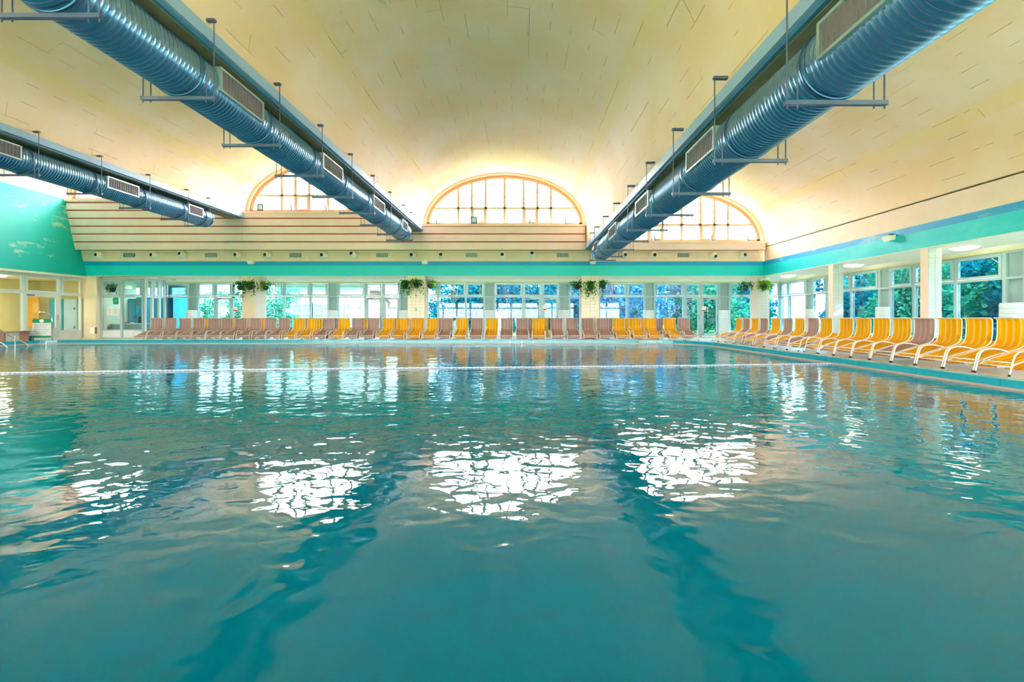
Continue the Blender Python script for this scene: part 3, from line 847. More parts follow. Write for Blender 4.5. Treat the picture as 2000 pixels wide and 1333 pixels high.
def duct(name, X, zn, zf, side, beam_top, beam_x):
    # zn / zf: centre height at y = 4 and y = 19.5
    slope = (zf - zn) / 15.5
    Z = lambda y: zn + slope * (y - 4)
    rx = math.atan(slope)
    t = thing('air_duct', f'ribbed galvanised round air duct under the {name} valley beam', 'duct')
    ends = [19.62] + HY
    for i in range(len(ends) - 1):
        y1, y0 = ends[i], ends[i + 1]
        obj('duct_section', section(y1 - y0), t, (X, y0, Z(y0)), (rx, 0, 0))
    for y in HY[:-1]:
        obj('clamp_ring', ring_me, t, (X, y, Z(y)), (rx, 0, 0))
    MB().lathe([(DR + 0.015, -0.05), (DR + 0.015, 0.0), (DR * 0.93, 0.03), (0.02, 0.035)], 40, Matrix.Translation((X, 19.62, Z(19.62))) @ Matrix.Rotation(-PI / 2, 4, 'X')).build('end_cap', M_duct, t, True)
    s = side
    for k in range(0, len(HY) - 2, 2):
        y1, y0 = HY[k] - 0.22, HY[k + 1] + 0.22
        if k: y0, y1 = HY[k + 1] + 0.35, HY[k] - 0.3
        zc = Z((y0 + y1) / 2) + 0.06
        xa, xb = X + s * 0.28, X + s * 0.405
        g = bars(MB(), y0, y1, zc - 0.19, zc + 0.19, 0.035, 0, 1)
        g.v = [(xa + (xb - xa) * d, y, z) for (y, d, z) in g.v]
        rg = g.build('register', M_regframe, t)
        fx = X + s * 0.385
        MB().box(min(xa, fx), max(xa, fx), y0 + 0.035, y1 - 0.035, zc - 0.155, zc + 0.155).build('register_mesh', M_register, rg)
        nl = 14
        lv = MB()
        for q in range(nl):
            yy = y0 + 0.05 + (y1 - y0 - 0.1) * q / (nl - 1)
            lv.box(min(fx, X + s * 0.398), max(fx, X + s * 0.398), yy - 0.006, yy + 0.006, zc - 0.15, zc + 0.15)
        lv.build('louvres', M_register, rg)
    # hangers
    for q, y in enumerate(HY[:10]):
        zc = Z(y)
        zb = zc - DR - 0.05
        h = thing('duct_hanger', f'steel trapeze hanger, {ordw(q + 1)} from the far wall under the {name} duct', 'hanger', (X, y, zb), group=f'trapeze hangers of the {name} duct')
        MB().box(-0.555, 0.555, -0.025, 0.025, -0.025, 0.025).build('bar', M_steel, h)
        for sx in (-1, 1):
            top = beam_top + 0.1 - zb
            MB().tube([(0.53 * sx, 0, -0.06), (0.53 * sx, 0, top)], 0.009, 6).build('rod', M_steel, h)
            MB().tube([(0.415 * sx, 0, -0.06), (0.415 * sx, 0, 0.42)], 0.008, 6).build('rod', M_steel, h)
            edge = (beam_x[1] + 0.02 - X) if sx > 0 else (beam_x[0] - 0.02 - X)
            MB().box(min(edge, 0.55 * sx), max(edge, 0.55 * sx), -0.03, 0.03, top - 0.04, top).build('bracket', M_steel, h)
    return t
duct('right', 3.42, 3.76, 3.86, -1, BEAMS[0][2], BEAMS[0][:2])
duct('middle left', -5.12, 4.71, 4.71, 1, BEAMS[1][2], BEAMS[1][:2])
duct('far left', -13.62, 5.31, 5.31, 1, BEAMS[2][2], BEAMS[2][:2])

# ------------------------------------------------------------------ nozzles, grilles, wedge lamps, flood lights
noz_me = MB().lathe([(0.15, 0.0), (0.172, 0.05), (0.178, 0.11), (0.165, 0.18), (0.135, 0.25), (0.105, 0.30), (0.098, 0.33), (0.085, 0.33), (0.085, 0.27)], 20, cap=False).mesh('bowl', M_offwhite, True)
nop_me = MB().lathe([(0.086, 0.0), (0.086, 0.008)], 16).mesh('opening', M_dark)
nring_me = MB().lathe([(0.185, 0.0), (0.185, 0.015), (0.15, 0.02)], 20).mesh('wall_ring', M_offwhite)
NX = [193, 300, 355, 463, 521, 631, 688, 805, 862, 981, 1039, 1220, 1277, 1395, 1452]
tilt = [0, 0, 12, 0, 0, 0, 14, 0, 3, 4, 16, 0, 0, -14, 0]
for i, x in enumerate(NX):
    t = thing('air_nozzle', f'white round jet air nozzle, {ordw(i + 1)} from the left above the blue stripe', 'nozzle', (PX(x, 21.85), 21.98, 4.03), group='jet nozzles on the far wall')
    t.rotation_euler = (PI / 2 - math.radians(tilt[i]), 0, 0)
    obj('bowl', noz_me, t); obj('wall_ring', nring_me, t); obj('opening', nop_me, t, (0, 0, 0.275))
GXs = [252, 412, 577, 746, 921, 1099, 1335]
for i, x in enumerate(GXs):
    t = thing('air_grille', f'small rectangular brown-grey vent grille, {ordw(i + 1)} from the left above the blue stripe', 'grille', (PX(x, 21.95), 21.957, 4.04), group='vent grilles on the far wall')
    bars(MB(), -0.27, 0.27, -0.09, 0.09, 0.015, -0.02, 0.02).build('frame', M_grille, t)
    MB().box(-0.255, 0.255, 0.005, 0.02, -0.075, 0.075).build('backing', M_dark, t)
    for q in range(9):
        MB().box(-0.235 + 0.055 * q, -0.205 + 0.055 * q, -0.012, 0.004, -0.075, 0.075).build('slat', M_regframe, t)
for i, x in enumerate((490, 830, 1158)):
    t = thing('wall_lamp', f'white wedge-shaped fitting on the blue stripe, {ordw(i + 1)} of three along the far wall', 'fitting', (PX(x, 21.9), 21.99, 3.70), group='wedge fittings on the far wall')
    MB().hexa([(-0.11, -0.16, -0.1), (0.11, -0.16, -0.1), (0.13, 0, -0.06), (-0.13, 0, -0.06)], [(-0.15, -0.2, 0.07), (0.15, -0.2, 0.07), (0.15, 0, 0.09), (-0.15, 0, 0.09)]).build('housing', M_offwhite, t)
    MB().box(-0.05, 0.05, -0.06, 0.008, 0.09, 0.13).build('bracket', M_offwhite, t)
t = thing('wall_lamp', 'white wedge-shaped fitting on the painted stripe of the right-hand wall', 'fitting', (XB - 0.01, 14.35, 3.52), -PI / 2)
MB().hexa([(-0.11, -0.18, -0.1), (0.11, -0.18, -0.1), (0.13, 0, -0.06), (-0.13, 0, -0.06)], [(-0.15, -0.22, 0.07), (0.15, -0.22, 0.07), (0.15, 0, 0.09), (-0.15, 0, 0.09)]).build('housing', M_offwhite, t)
MB().box(-0.04, 0.04, -0.08, 0.008, 0.09, 0.14).build('bracket', M_dark, t)

FL = [(857, 437, 0, 'middle'), (926, 437, 1, 'middle'), (1039, 437, 0, 'middle'), (1109, 437, 0, 'middle'), (1283, 470, 0, 'right'), (1394, 470, 0, 'right'), (1464, 470, 0, 'right'),
      (509, 412, 1, 'left'), (574, 412, 0, 'left'), (642, 412, 0, 'left')]
fc = {}
zsill = {'middle': 5.52, 'right': 4.71, 'left': 6.13}
M_flood = mat('floodlight_housing', '#8ea2c0', 0.4)
M_floodb = mat('floodlight_blue', '#3f86ad', 0.4)
for x, y, big, vn in FL:
    fc[vn] = fc.get(vn, 0) + 1
    t = thing('floodlight', f'small {"square blue-grey" if big else "slim grey"} floodlight, {ordw(fc[vn])} from the left on the sill of the {vn} arched window', 'floodlight', (PX(x, 21.8), 21.8, zsill[vn] - 0.02))
    m = M_floodb if big else M_flood
    MB().box(-0.14, 0.14, -0.06, 0.06, 0, 0.04).build('foot', m, t)
    if big:
        bars(MB(), -0.15, 0.15, 0.05, 0.36, 0.05, -0.05, 0.05).box(-0.1, 0.1, 0.0, 0.05, 0.1, 0.31).build('housing', m, t)
        MB().box(-0.1, 0.1, -0.02, 0.0, 0.1, 0.31).build('lens', M_white, t)
    else:
        MB().hexa([(-0.14, -0.05, 0.04), (-0.06, -0.05, 0.04), (-0.06, 0.08, 0.04), (-0.14, 0.08, 0.04)], [(-0.14, -0.05, 0.34), (-0.1, -0.05, 0.34), (-0.1, 0.06, 0.34), (-0.14, 0.06, 0.34)]).build('housing', m, t)
        MB().tube([(-0.05, 0, 0.04), (0.06, 0, 0.06), (0.12, 0, 0.1)], 0.018).build('arm', m, t)

# round soffit lamps on the right
for i, y in enumerate((21.4, 17.2, 12.9, 8.6)):
    t = thing('ceiling_lamp', f'round glowing lamp on the right-hand soffit, {ordw(i + 1)} from the far corner', 'lamp', (12.55, y, 3.03), group='round soffit lamps')
    MB().lathe([(0.05, -0.1), (0.2, -0.085), (0.29, -0.05), (0.31, -0.02)], 24).build('shade', M_lampglow, t, True)
    MB().lathe([(0.34, -0.03), (0.34, 0.0)], 24).build('rim', M_white, t)

# ------------------------------------------------------------------ radiators
def radiator_mesh():
    rib = MB()
    n = 12
    def arc(rx, ry, z): return [(rx * math.cos(PI * k / n), -ry * math.sin(PI * k / n), z) for k in range(n + 1)]
    rows = [arc(0.27, 0.24, 0.0), arc(0.285, 0.255, 0.01), arc(0.285, 0.255, 0.125), arc(0.27, 0.24, 0.135)]
    vs = [p for r in rows for p in r]
    fs = [(j * (n + 1) + k, (j + 1) * (n + 1) + k, (j + 1) * (n + 1) + k + 1, j * (n + 1) + k + 1) for j in range(3) for k in range(n)]
    return rib.add(vs, fs).mesh('rib_panel', M_radiator, False)
RIB = radiator_mesh()
rtop = MB().add([(0.27 * math.cos(PI * k / 12), -0.24 * math.sin(PI * k / 12), z) for z in (-0.02, 0.0) for k in range(13)],
    [tuple(range(13)), tuple(range(25, 12, -1))] + [(k, k + 13, k + 14, k + 1) for k in range(12)] + [(12, 25, 13, 0)]).mesh('top', M_radiator)
rbase = MB().box(-0.25, 0.25, -0.18, 0, 0, 0.06).mesh('base', M_panel)
rad = [((PX(x, 23.5), 23.62, 0), 0, 'in the far row of radiators', n) for n, x in enumerate((372, 648, 789, 956, 1102, 1268, 1416), 1)]
rad += [((XW - 0.1, y, 0), -PI / 2, 'in front of the right-hand windows', n) for n, y in enumerate((21.0, 16.8, 12.4, 8.05), 1)]
for loc, rz, where, n in rad:
    o_ = 'from the left' if rz == 0 else 'from the far corner'
    t = thing('radiator', f'white ribbed rounded radiator cover, {ordw(n)} {o_} {where}', 'radiator', loc, rz, group='rounded radiator covers')
    obj('base', rbase, t)
    for q in range(10): obj('rib_panel', RIB, t, (0, 0, 0.05 + 0.135 * q))
    obj('top', rtop, t, (0, 0, 1.42))

# ------------------------------------------------------------------ hanging planters
def foliage(seed, fern, nst=16, drop=0.75, spread=0.4):
    rnd = random.Random(seed)
    mb = MB()
    for s in range(nst):
        a = rnd.uniform(0, 2 * PI)
        r = rnd.uniform(0.4, 1.0) * spread
        L = rnd.uniform(0.25, 1.0) * drop
        for q in range(rnd.randint(9, 15)):
            u = q / 12.0
            x = math.cos(a) * r * min(1, u * 2.2); y = math.sin(a) * r * min(1, u * 2.2) * 0.7
            z = 0.2 * math.sin(min(1, u * 1.6) * PI * 0.8) + 0.05 - L * max(0, u - 0.3) * 1.2
            for w in range(2 if fern else 1):
                c = Vector((x + rnd.gauss(0, 0.035), y + rnd.gauss(0, 0.035), z + rnd.gauss(0, 0.03)))
                d = Vector((rnd.gauss(0, 1), rnd.gauss(0, 1), -0.6 + rnd.gauss(0, 0.6))).normalized()
                e = d.cross(Vector((rnd.gauss(0, 1), rnd.gauss(0, 1), rnd.gauss(0, 1)))).normalized()
                l, wd = (0.13, 0.022) if fern else (0.075, 0.04)
                l *= rnd.uniform(0.7, 1.3)
                mb.add([c, c + d * l * 0.5 + e * wd, c + d * l, c + d * l * 0.5 - e * wd], [(0, 1, 2, 3)])
    return mb.mesh('foliage', L_fern if fern else L_ivy)
FOL = [foliage(1, False), foliage(2, False, 22, 0.9), foliage(3, True, 22, 0.45), foliage(4, False, 18, 0.6), foliage(5, True, 14, 0.7)]
pot_me = MB().lathe([(0.07, -0.16), (0.11, -0.1), (0.14, 0.02), (0.15, 0.06), (0.13, 0.06), (0.11, 0.0)], 14).mesh('pot', M_pot, True)
PL = [  # px x, px y of the pot, depth, foliage, label
    (469, 561, 21.85, 1, 'long trailing ivy basket at the left edge of the left tiled pier'),
    (487, 560, 21.72, 3, 'smaller ivy basket on the front of the left tiled pier'),
    (519, 561, 22.6, 4, 'bright fern basket at the right side of the left tiled pier'),
    (791, 558, 21.85, 1, 'long trailing ivy basket at the left edge of the pier with the exit sign'),
    (813, 556, 21.70, 0, 'wide dark ivy basket on the front of the pier with the exit sign'),
    (841, 558, 22.6, 4, 'fern and ivy basket at the right side of the pier with the exit sign'),
    (1127, 560, 22.1, 3, 'trailing ivy basket at the left side of the pier right of the middle'),
    (1154, 561, 21.70, 1, 'wide ivy basket on the front of the pier right of the middle'),
    (1178, 558, 22.2, 0, 'narrow dark ivy basket at the right side of the pier right of the middle'),
    (1456, 562, 22.1, 3, 'sparse ivy basket left of the far right corner pier'),
    (1492, 560, 21.72, 2, 'bright green fern basket on the far right corner pier'),
    (220, 565, 22.8, 0, 'dark green hanging basket inside the glazed office')]
for x, y, Y, k, lb in PL:
    t = thing('hanging_planter', lb, 'planter', (PX(x, Y), Y, PZ(y, Y)), random.uniform(0, 6))
    obj('pot', pot_me, t); obj('foliage', FOL[k], t)
    zt = 3.03 - PZ(y, Y)
    MB().tube([(0.13, 0, 0.05), (0, 0, 0.3), (0, 0, zt)], 0.005, 4).build('hanging_wire', M_steel, t)
t = thing('exit_sign', 'small green exit sign plate on the cream pier', 'sign', (PX(812, 22), 22.0, PZ(605, 22)))
MB().box(-0.055, 0.055, -0.012, 0.006, -0.055, 0.055).build('plate', M_signgreen, t)
MB().box(-0.03, 0.0, -0.016, -0.012, -0.035, 0.03).box(0.0, 0.035, -0.016, -0.012, -0.01, 0.01).build('arrow', M_signwhite, t)
for i, (x, y) in enumerate(((460, 604), (1375, 604), (1064, 602))):
    t = thing('notice', ('red and white notice on the glass left of the left tiled pier', 'red and white notice on the right-hand far door', 'red and white notice on the double door right of the middle')[i], 'notice', (PX(x, YW - 0.06), YW - 0.06, PZ(y, YW)))
    MB().box(-0.1, 0.1, -0.004, 0.004, -0.13, 0.13).build('sheet', M_paper, t)
    MB().box(-0.09, 0.09, -0.007, -0.004, -0.12, -0.05).build('print', M_red, t)

# ------------------------------------------------------------------ sun loungers
def lounger_parts(m):
    W = 0.255
    main = [(0.92, 1.005), (0.955, 0.99), (0.97, 0.95), (0.972, 0.82), (0.968, 0.68), (0.952, 0.57), (0.91, 0.49), (0.83, 0.44), (0.70, 0.40), (0.48, 0.345), (0.25, 0.275), (0.06, 0.205), (0.0, 0.17)]
    low = [(1.25, 0.545), (1.10, 0.455), (0.92, 0.325), (0.74, 0.215), (0.55, 0.13), (0.42, 0.095)]
    def sling(prof, w, nm):
        mb = MB()
        th = 0.005
        vs = []
        for q in (th, -th):
            for y, z in prof:
                for k in range(5):
                    u = -1 + 0.5 * k
                    vs.append((u * w, y + q * 0.5, z + q - 0.012 * (1 - u * u)))
        n = len(prof)
        fs = []
        for q in (0, 1):
            for i in range(n - 1):
                for k in range(4):
                    a = q * n * 5 + i * 5 + k
                    fs.append((a, a + 1, a + 6, a + 5) if q else (a, a + 5, a + 6, a + 1))
        for i in range(n - 1):
            for k in (0, 4):
                a = i * 5 + k
                fs.append((a, a + 5, a + 5 + n * 5, a + n * 5))
        mb.add(vs, fs)
        return mb.mesh(nm, m, True)
    parts = [('sling', sling(main, W, 'sling')), ('lower_sling', sling(low, W - 0.01, 'lower_sling'))]
    for s in (-1, 1):
        x = s * (W + 0.012)
        parts.append(('side_rail', MB().tube([(x, y, z) for y, z in main], 0.011, 6).mesh('side_rail', M_loungeframe, True)))
        parts.append(('lower_rail', MB().tube([(x - s * 0.012, y, z) for y, z in low], 0.011, 5).mesh('lower_rail', M_loungeframe, True)))
        xa = s * (W + 0.038)
        arm = [(-0.07, 0.015), (-0.035, 0.14), (0.0, 0.28), (0.03, 0.36), (0.09, 0.415), (0.19, 0.44), (0.34, 0.435), (0.5, 0.40), (0.6, 0.34), (0.66, 0.26), (0.69, 0.20)]
        parts.append(('armrest', MB().tube([(xa, y, z) for y, z in arm], 0.0135, 6).mesh('armrest', M_loungeframe, True)))
        leg = [(0.45, 0.34), (0.68, 0.22), (0.88, 0.10), (1.0, 0.03), (1.06, 0.012)]
        parts.append(('leg', MB().tube([(xa, y, z) for y, z in leg], 0.014, 6).mesh('leg', M_loungeframe, True)))
        parts.append(('foot_cap', MB().tube([(xa, -0.074, 0.0), (xa, -0.064, 0.035)], 0.02, 6).mesh('foot_cap', M_black)))
    for nm, (y, z, w) in {'front_bar': (0.0, 0.165, W + 0.03), 'top_bar': (0.92, 1.005, W + 0.03), 'base_bar': (1.06, 0.014, W + 0.045), 'arm_bar': (-0.01, 0.235, W + 0.04)}.items():
        parts.append((nm, MB().tube([(-w, y, z), (w, y, z)], 0.012, 6).mesh(nm, M_loungeframe, True)))
    return parts
LP = {'y': lounger_parts(M_sling_y), 'b': lounger_parts(M_sling_b)}
CN = {'y': 'yellow', 'b': 'taupe'}
def lounger(c, loc, rz, label, group):
    t = thing('sun_lounger', label, 'sun lounger', loc, rz, group)
    for nm, me in LP[c]: obj(nm, me, t)
    return t
row1 = '308b 333b 362b 388b 416b 444b 470b 499b 528b 555b 584y 612y 641b 672y 699b 729b 759y 787y 816y 845y 873b 903y 932b 961y 990b 1020b 1051y 1087b 1117b 1147b 1177b 1208y 1240y 1270y 1311y 1339b'.split()
cc = {'y': 0, 'b': 0}
def spaced(xs, gap):
    xs = list(xs)
    for i in range(len(xs) - 2, -1, -1): xs[i] = min(xs[i], xs[i + 1] - gap)
    return xs
r1x = spaced([PX(int(q[:-1]), 20.97) for q in row1], 0.635)
for i, s in enumerate(row1):
    c = s[-1]
    cc[c] += 1
    y0 = 20.02 if i < 34 else 20.25
    lounger(c, (r1x[i], y0, 0), 0, f'{CN[c]} sling sun lounger, {ordw(cc[c])} {CN[c]} from left, front row by the far windows', 'loungers in the far front row')
row2 = '397y 425b 453y 512y 597b 620y 655b 714y 778y 860b 903y 1036b 1060y 1192b 1220y 1250y 1285b'.split()
cc = {'y': 0, 'b': 0}
r2x = spaced([PX(int(q[:-1]), 22.2) for q in row2], 0.635)
for i, s in enumerate(row2):
    c = s[-1]
    cc[c] += 1
    lounger(c, (r2x[i], 21.32, 0), 0, f'{CN[c]} sun lounger half hidden behind the far front row, {ordw(cc[c])} {CN[c]} from left', 'loungers in the far second row')
us = [(418.7, 'y'), (432.7, 'b'), (449, 'y'), (466, 'b'), (488, 'y'), (511, 'b'), (533, 'y'), (558.5, 'b'), (582, 'y'), (620, 'y'), (652, 'y'), (685, 'y'), (723, 'y'), (762, 'b'), (799, 'y'), (849, 'y'), (917, 'y'), (985, 'y')]
cc = {'y': 0, 'b': 0}
ry_ = [-v for v in spaced([-889 * 9.35 / u for u, c in us][::-1], -9)][::-1]
for i in range(1, len(ry_)): ry_[i] = min(ry_[i], ry_[i - 1] - 0.628)
for (u, c), Y in zip(us, ry_):
    cc[c] += 1
    lounger(c, (8.40, Y - 0.29, 0), -PI / 2, f'{CN[c]} sling sun lounger, {ordw(cc[c])} {CN[c]} from the far corner, right-hand window row', 'loungers along the right-hand windows')

# ------------------------------------------------------------------ pool furniture
# rope across the water, two twisted strands
A, B = Vector((PX0 + 0.02, 7.75, -0.065)), Vector((PX1 - 0.02, 10.75, -0.065))
t = thing('lane_rope', 'thin white and blue twisted rope floating across the pool', 'rope', tuple(A))
nT = 900
for s, m in ((0, mat('rope_white', '#d6d3da', 0.6)), (1, mat('rope_blue', '#b9c4dc', 0.6))):
    d = (B - A)
    pts = []
    e = d.normalized().cross(Vector((0, 0, 1)))
    for k in range(nT + 1):
        u = k / nT
        a = u * d.length / 0.16 * 2 * PI + s * PI
        pts.append(d * u + e * (0.008 * math.cos(a) + 0.10 * math.sin(u * 9)) + Vector((0, 0, 0.008 * math.sin(a))))
    MB().tube(pts, 0.008, 5).build('strand', m, t, True)
# hand rails on the left
for Y, pts, lb in ((17.5, [(-20.9, 0.02), (-20.9, 0.75), (-20.75, 0.85), (-20.5, 0.78), (-20.05, 0.56), (-19.5, 0.26), (-19.1, 0.04), (-18.97, -0.06), (-18.9, -0.25)], 'chrome pool handrail sloping into the water at the left'),
                   (16.3, [(-20.9, 0.02), (-20.9, 0.8), (-20.7, 0.9), (-20.4, 0.85), (-19.6, 0.55), (-18.9, 0.24), (-18.55, 0.06), (-18.42, -0.06), (-18.36, -0.25)], 'chrome pool handrail at the left picture edge, nearer the viewer')):
    t = thing('handrail', lb, 'handrail', (-20.9, Y, 0))
    MB().tube([(x + 20.9, 0, z) for x, z in pts], 0.03, 8).build('rail', M_chrome, t, True)
    MB().tube([(1.45, 0, 0.33), (1.45, 0, -0.3)], 0.022, 8).build('post', M_chrome, t)
# low white rail near the right corner of the far edge
t = thing('pool_bench_rail', 'low white rail with short posts at the far pool edge', 'rail', (PX(1281, 19.3), 19.27, -0.1))
MB().tube([(-0.78, 0.06, 0.08), (-0.74, 0, 0.13), (0.7, 0, 0.13), (0.76, 0.06, 0.08)], 0.022, 8).build('rail', M_white, t, True)
for q in range(5):
    MB().tube([(-0.7 + 0.34 * q, 0, -0.15), (-0.7 + 0.34 * q, 0, 0.12)], 0.012, 6).build('post', M_white, t)
# rules sign board
t = thing('notice_board', 'white and green pool rules board with an arched tube frame', 'board', (PX(80, 19.7), 19.75, 0))
MB().box(-0.40, 0.40, -0.015, 0.015, 0.16, 0.97).build('board', M_signwhite, t)
MB().box(-0.40, 0.40, -0.02, -0.015, 0.80, 0.97).build('header', M_signgreen, t)
MB().box(-0.40, 0.40, -0.02, -0.015, 0.16, 0.24).build('footer', M_signgreen, t)
MB().lathe([(0.1, 0), (0.1, 0.006)], 20, Matrix.Translation((0, -0.02, 0.885)) @ Matrix.Scale(0.72, 4, (0, 0, 1)) @ Matrix.Rotation(PI / 2, 4, 'X')).build('emblem', M_signwhite, t)
ln = MB()
for q in range(6): ln.box(-0.35, 0.33 - 0.07 * (q % 3), -0.019, -0.015, 0.73 - 0.075 * q, 0.75 - 0.075 * q)
ln.build('lettering', M_signgrey, t)
MB().tube([(-0.41, 0.02, 0.0), (-0.41, 0.02, 1.0)] + [(-0.41 * math.cos(PI * k / 12), 0.02, 1.0 + 0.27 * math.sin(PI * k / 12)) for k in range(1, 12)] + [(0.41, 0.02, 1.0), (0.41, 0.02, 0.0)], 0.015, 6).build('tube_frame', M_chrome, t, True)
MB().box(-0.45, -0.37, -0.2, 0.24, 0, 0.03).build('foot', M_steel, t)
MB().box(0.37, 0.45, -0.2, 0.24, 0, 0.03).build('foot', M_steel, t)
# wall box on the corner pier
t = thing('wall_box', 'small cream box with a dark side on the left corner pier', 'box', (PX(181, 21.9), 21.93, PZ(646, 21.9)))
MB().box(-0.11, 0.11, -0.05, 0.07, -0.15, 0.15).build('body', M_offwhite, t)
MB().box(0.11, 0.125, -0.05, 0.07, -0.15, 0.15).build('side', M_wood, t)
# bench by the left glazing with things on it
t = thing('bench', 'low pinkish brown bench by the left-hand glazing', 'bench', (-20.78, 18.6, 0))
MB().box(-0.18, 0.18, -0.5, 0.5, 0.42, 0.47).build('seat', M_wood, t)
for yy in (-0.46, 0.4):
    MB().box(-0.17, 0.17, yy, yy + 0.06, 0, 0.42).build('leg', M_wood, t)
t = thing('bucket', 'small dark blue bucket beside the low bench', 'bucket', (-20.75, 19.2, 0))
MB().lathe([(0.08, 0), (0.1, 0.24), (0.105, 0.25), (0.09, 0.25), (0.085, 0.2)], 14).build('body', mat('bucket_blue', '#1f5d88', 0.4), t, True)
MB().tube([(0.1 * math.cos(PI * k / 8), 0, 0.25 + 0.09 * math.sin(PI * k / 8)) for k in range(9)], 0.006, 5).build('handle', M_steel, t)

# ------------------------------------------------------------------ outdoors
g = filled([[(-90, -60), (90, -60), (90, 120), (-90, 120)], [(-26.7, YN - 0.3), (XW + 0.3, YN - 0.3), (XW + 0.3, YW + 0.3), (-17.8, YW + 0.3), (-17.8, 25.2), (-26.7, 25.2)]], -0.04)
g.materials.append(M_lawn)
tag(obj('ground', g), 'green lawn outside the windows', 'ground', kind='structure')
struct('paving', MB().box(-17.7, 30, YW + 0.32, 29.5, -0.039, -0.01).box(XW + 0.32, 16.2, -4, YW + 0.32, -0.039, -0.01), M_pave, 'pale paved terrace outside the windows', 'paving')

def tree_foliage(seed, m, n=5200, leaf=0.22, rx=2.2, rz=2.9):
    rnd = random.Random(seed)
    mb = MB()
    cl = [(rnd.uniform(-1, 1) * rx * 0.7, rnd.uniform(-1, 1) * rx * 0.7, rnd.uniform(-1, 1) * rz * 0.75, rnd.uniform(0.5, 1.0)) for _ in range(26)]
    vs, fs = [], []
    for k in range(n):
        cx, cyy, cz, r = rnd.choice(cl)
        d = Vector((rnd.gauss(0, 1), rnd.gauss(0, 1), rnd.gauss(0, 1))).normalized() * r * rnd.uniform(0.5, 1.0) ** 0.5
        c = Vector((cx, cyy, cz)) + d
        e1 = Vector((rnd.gauss(0, 1), rnd.gauss(0, 1), rnd.gauss(0, 0.6))).normalized()
        e2 = e1.cross(Vector((rnd.gauss(0, 1), rnd.gauss(0, 1), rnd.gauss(0, 1)))).normalized()
        s = leaf * rnd.uniform(0.6, 1.3)
        o = len(vs)
        vs += [c, c + e1 * s * 0.5 + e2 * s * 0.35, c + e1 * s, c + e1 * s * 0.5 - e2 * s * 0.35]
        fs.append((o, o + 1, o + 2, o + 3))
    return mb.add(vs, fs).mesh('foliage', m)
TF = {'teal': tree_foliage(11, L_teal), 'blue': tree_foliage(12, L_blue), 'green': tree_foliage(13, L_green), 'autumn': tree_foliage(14, L_autumn, 2000)}
def trunk_mesh(seed):
    rnd = random.Random(seed)
    mb = MB().tube([(0, 0, 0), (0.06, 0.03, 1.0), (-0.05, 0, 2.0), (0.05, 0.05, 3.2), (0, 0, 4.4)], [0.2, 0.16, 0.13, 0.09, 0.03], 8)
    for k in range(6):
        a = rnd.uniform(0, 2 * PI); z = rnd.uniform(1.4, 3.0)
        mb.tube([(0, 0, z), (0.6 * math.cos(a), 0.6 * math.sin(a), z + 0.5), (1.3 * math.cos(a), 1.3 * math.sin(a), z + 1.3)], [0.08, 0.05, 0.015], 6)
    return mb.mesh('trunk', M_trunk, True)
TR = [trunk_mesh(1), trunk_mesh(2)]
trees = [  # px x, depth, kind, scale, base of crown, label
    (400, 31, 'green', 0.55, 'bushy green shrub tree outside the left far door'),
    (468, 33, 'green', 0.6, 'green shrub tree outside beside the left tiled pier'),
    (540, 31, 'green', 0.62, 'slim green tree in front of the white outdoor building'),
    (885, 32, 'teal', 0.95, 'teal tree outside right of the pier with the exit sign'),
    (935, 33.5, 'teal', 1.05, 'dense teal tree outside between the two middle panels'),
    (1000, 35, 'autumn', 1.1, 'pale mauve tree outside the central far window'),
    (1048, 33, 'teal', 0.95, 'dark teal tree outside the double door right of the middle'),
    (1098, 36, 'blue', 1.1, 'blue-grey tree outside left of the pier right of the middle'),
    (1200, 35, 'autumn', 1.1, 'pale mauve tree outside right of the pier right of the middle'),
    (1250, 32, 'blue', 0.95, 'blue tree outside the narrow window in the right far bay'),
    (1305, 34, 'autumn', 1.05, 'pale mauve tree outside the wide window in the right far bay'),
    (1350, 36, 'green', 1.1, 'green tree outside the right far door'),
    (1400, 31, 'green', 0.9, 'green tree outside right of the right far door'),
    (1455, 33, 'teal', 1.0, 'teal tree outside the far right corner of the hall'),
    (700, 48, 'green', 1.3, 'distant green tree rising behind the white outdoor building')]
def tree(x, y, kind, s, lb, rz):
    t = thing('garden_tree', lb, 'tree', (x, y, -0.04), rz, 'trees outside the windows')
    a = obj('trunk', TR[random.randint(0, 1)], t); a.scale = (s, s, s)
    b = obj('foliage', TF[kind], t, (0, 0, 2.9 * s)); b.scale = (s, s, s)
for px, Y, k, s, lb in trees:
    tree(PX(px, Y), Y, k, s, lb, random.uniform(0, 6))
rt = [(18.3, 24.5, 'teal', 1.0, 'teal tree outside the far end of the right-hand windows'), (17.5, 21.0, 'green', 0.95, 'green tree outside the right-hand windows near the corner'),
      (18.6, 18.2, 'green', 1.05, 'green tree outside the middle of the right-hand windows'), (17.8, 15.4, 'teal', 1.0, 'teal tree outside the right-hand windows behind the far pier'),
      (18.8, 12.8, 'teal', 1.1, 'dense teal tree outside the near right-hand windows'), (17.6, 10.2, 'blue', 1.0, 'blue tree outside the right-hand windows at the picture edge')]
for x, y, k, s, lb in rt: tree(x, y, k, s, lb, random.uniform(0, 6))

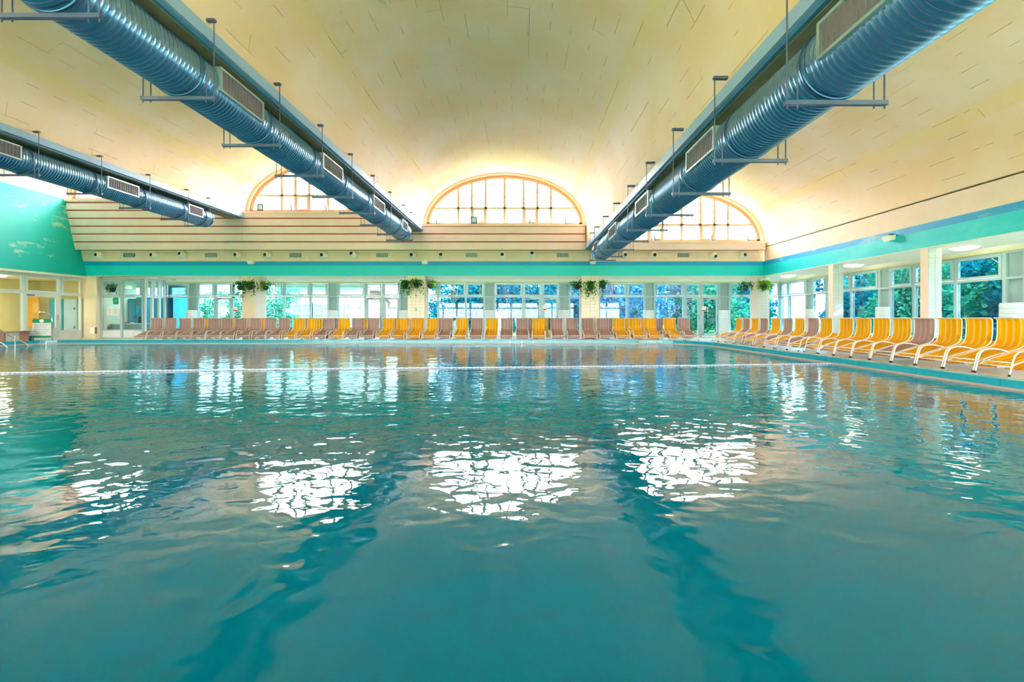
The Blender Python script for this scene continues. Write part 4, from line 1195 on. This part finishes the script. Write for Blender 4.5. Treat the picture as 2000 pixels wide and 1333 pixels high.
# white outdoor building and its annexe
Yb = 36.0
b = thing('outdoor_building', 'white rendered building with barred windows outside the left far windows', 'building', (PX(620, Yb), Yb, 0))
bw = (PX(712, Yb) - PX(545, Yb)) / 2
MB().box(-bw, bw, 0, 5, -0.05, 3.6).build('wall', M_bwall, b)
MB().prism([(-0.3, 3.6), (5.3, 3.6), (2.5, 4.9)], 'x', -bw - 0.3, bw + 0.3).build('roof', M_broof, b)
for xx, w_ in ((-1.2, 0.9), (0.5, 0.9), (2.9, 0.7)):
    f = bars(MB(), xx - w_, xx + w_, 0.3, 2.2, 0.12, -0.08, 0.0).box(xx - 0.06, xx + 0.06, -0.08, 0, 0.42, 2.08).box(xx - w_ + 0.12, xx - 0.06, -0.08, 0, 1.3, 1.4).box(xx + 0.06, xx + w_ - 0.12, -0.08, 0, 1.3, 1.4).build('window_frame', M_white, b)
    MB().box(xx - w_ + 0.1, xx + w_ - 0.1, -0.03, -0.02, 0.4, 2.1).build('pane', M_panel, f)
b2 = thing('outdoor_annexe', 'pinkish gabled annexe outside left of the pier with the exit sign', 'building', (PX(765, 33), 33, 0))
MB().prism([(-1.6, -0.05), (1.6, -0.05), (1.6, 0.5), (-0.9, 3.0), (-1.6, 3.0)], 'y', 0, 4).build('wall', M_pink, b2)
MB().prism([(-1.7, 3.0), (-0.85, 3.0), (1.75, 0.4), (1.75, 0.6), (-0.8, 3.2), (-1.7, 3.2)], 'y', -0.2, 4.2).build('roof', M_white, b2)
t = thing('outdoor_cabinet', 'low white box standing outside the central far window', 'box', (PX(976, 29), 29, 0))
MB().box(-0.35, 0.35, 0, 0.4, -0.02, 1.35).build('body', M_bwall, t)
MB().box(-0.4, 0.4, -0.05, 0.45, 1.35, 1.4).build('lid', M_white, t)
def hedge_mesh(seed, m, L=8.6, W=1.2, H=4.6, n=9000):
    rnd = random.Random(seed)
    vs, fs = [], []
    for k in range(n):
        c = Vector((rnd.uniform(-L / 2, L / 2), rnd.uniform(-W / 2, W / 2), rnd.uniform(0.0, 1) * H * (0.86 + 0.14 * math.sin(k * 0.7))))
        e1 = Vector((rnd.gauss(0, 1), rnd.gauss(0, 0.5), rnd.gauss(0, 0.8))).normalized()
        e2 = e1.cross(Vector((rnd.gauss(0, 0.4), 1, rnd.gauss(0, 0.4)))).normalized()
        q = 0.26 * rnd.uniform(0.6, 1.3)
        o = len(vs)
        vs += [c, c + e1 * q * 0.5 + e2 * q * 0.4, c + e1 * q, c + e1 * q * 0.5 - e2 * q * 0.4]
        fs.append((o, o + 1, o + 2, o + 3))
    return MB().add(vs, fs).mesh('foliage', m)
HM = [hedge_mesh(31, L_teal), hedge_mesh(32, L_blue), hedge_mesh(33, L_green)]
stem_me = MB()
for q in range(8): stem_me.tube([(-4.0 + 1.14 * q, 0, 0), (-4.0 + 1.14 * q + 0.1, 0.05, 1.6), (-4.0 + 1.14 * q, 0, 3.2)], [0.06, 0.045, 0.02], 5)
stem_me = stem_me.mesh('stems', M_trunk)
for x, y, rz, k, lb in ((-1.2, 39.5, 0, 0, 'tall teal hedge behind the trees outside the central far bay'), (8.0, 40.0, 0, 1, 'tall blue-green hedge behind the trees outside the right far bay'),
                        (17.2, 39.5, 0, 2, 'tall green hedge beyond the far right corner of the garden'), (25.5, 33.0, -PI / 2, 2, 'tall green hedge along the right side beyond the far corner'),
                        (25.5, 23.6, -PI / 2, 0, 'tall teal hedge outside the middle of the right-hand windows'), (25.5, 14.2, -PI / 2, 1, 'tall blue-green hedge outside the nearest right-hand windows')):
    t = thing('garden_hedge', lb, 'hedge', (x, y, -0.04), rz, 'hedges outside the windows')
    obj('foliage', HM[k], t); obj('stems', stem_me, t)
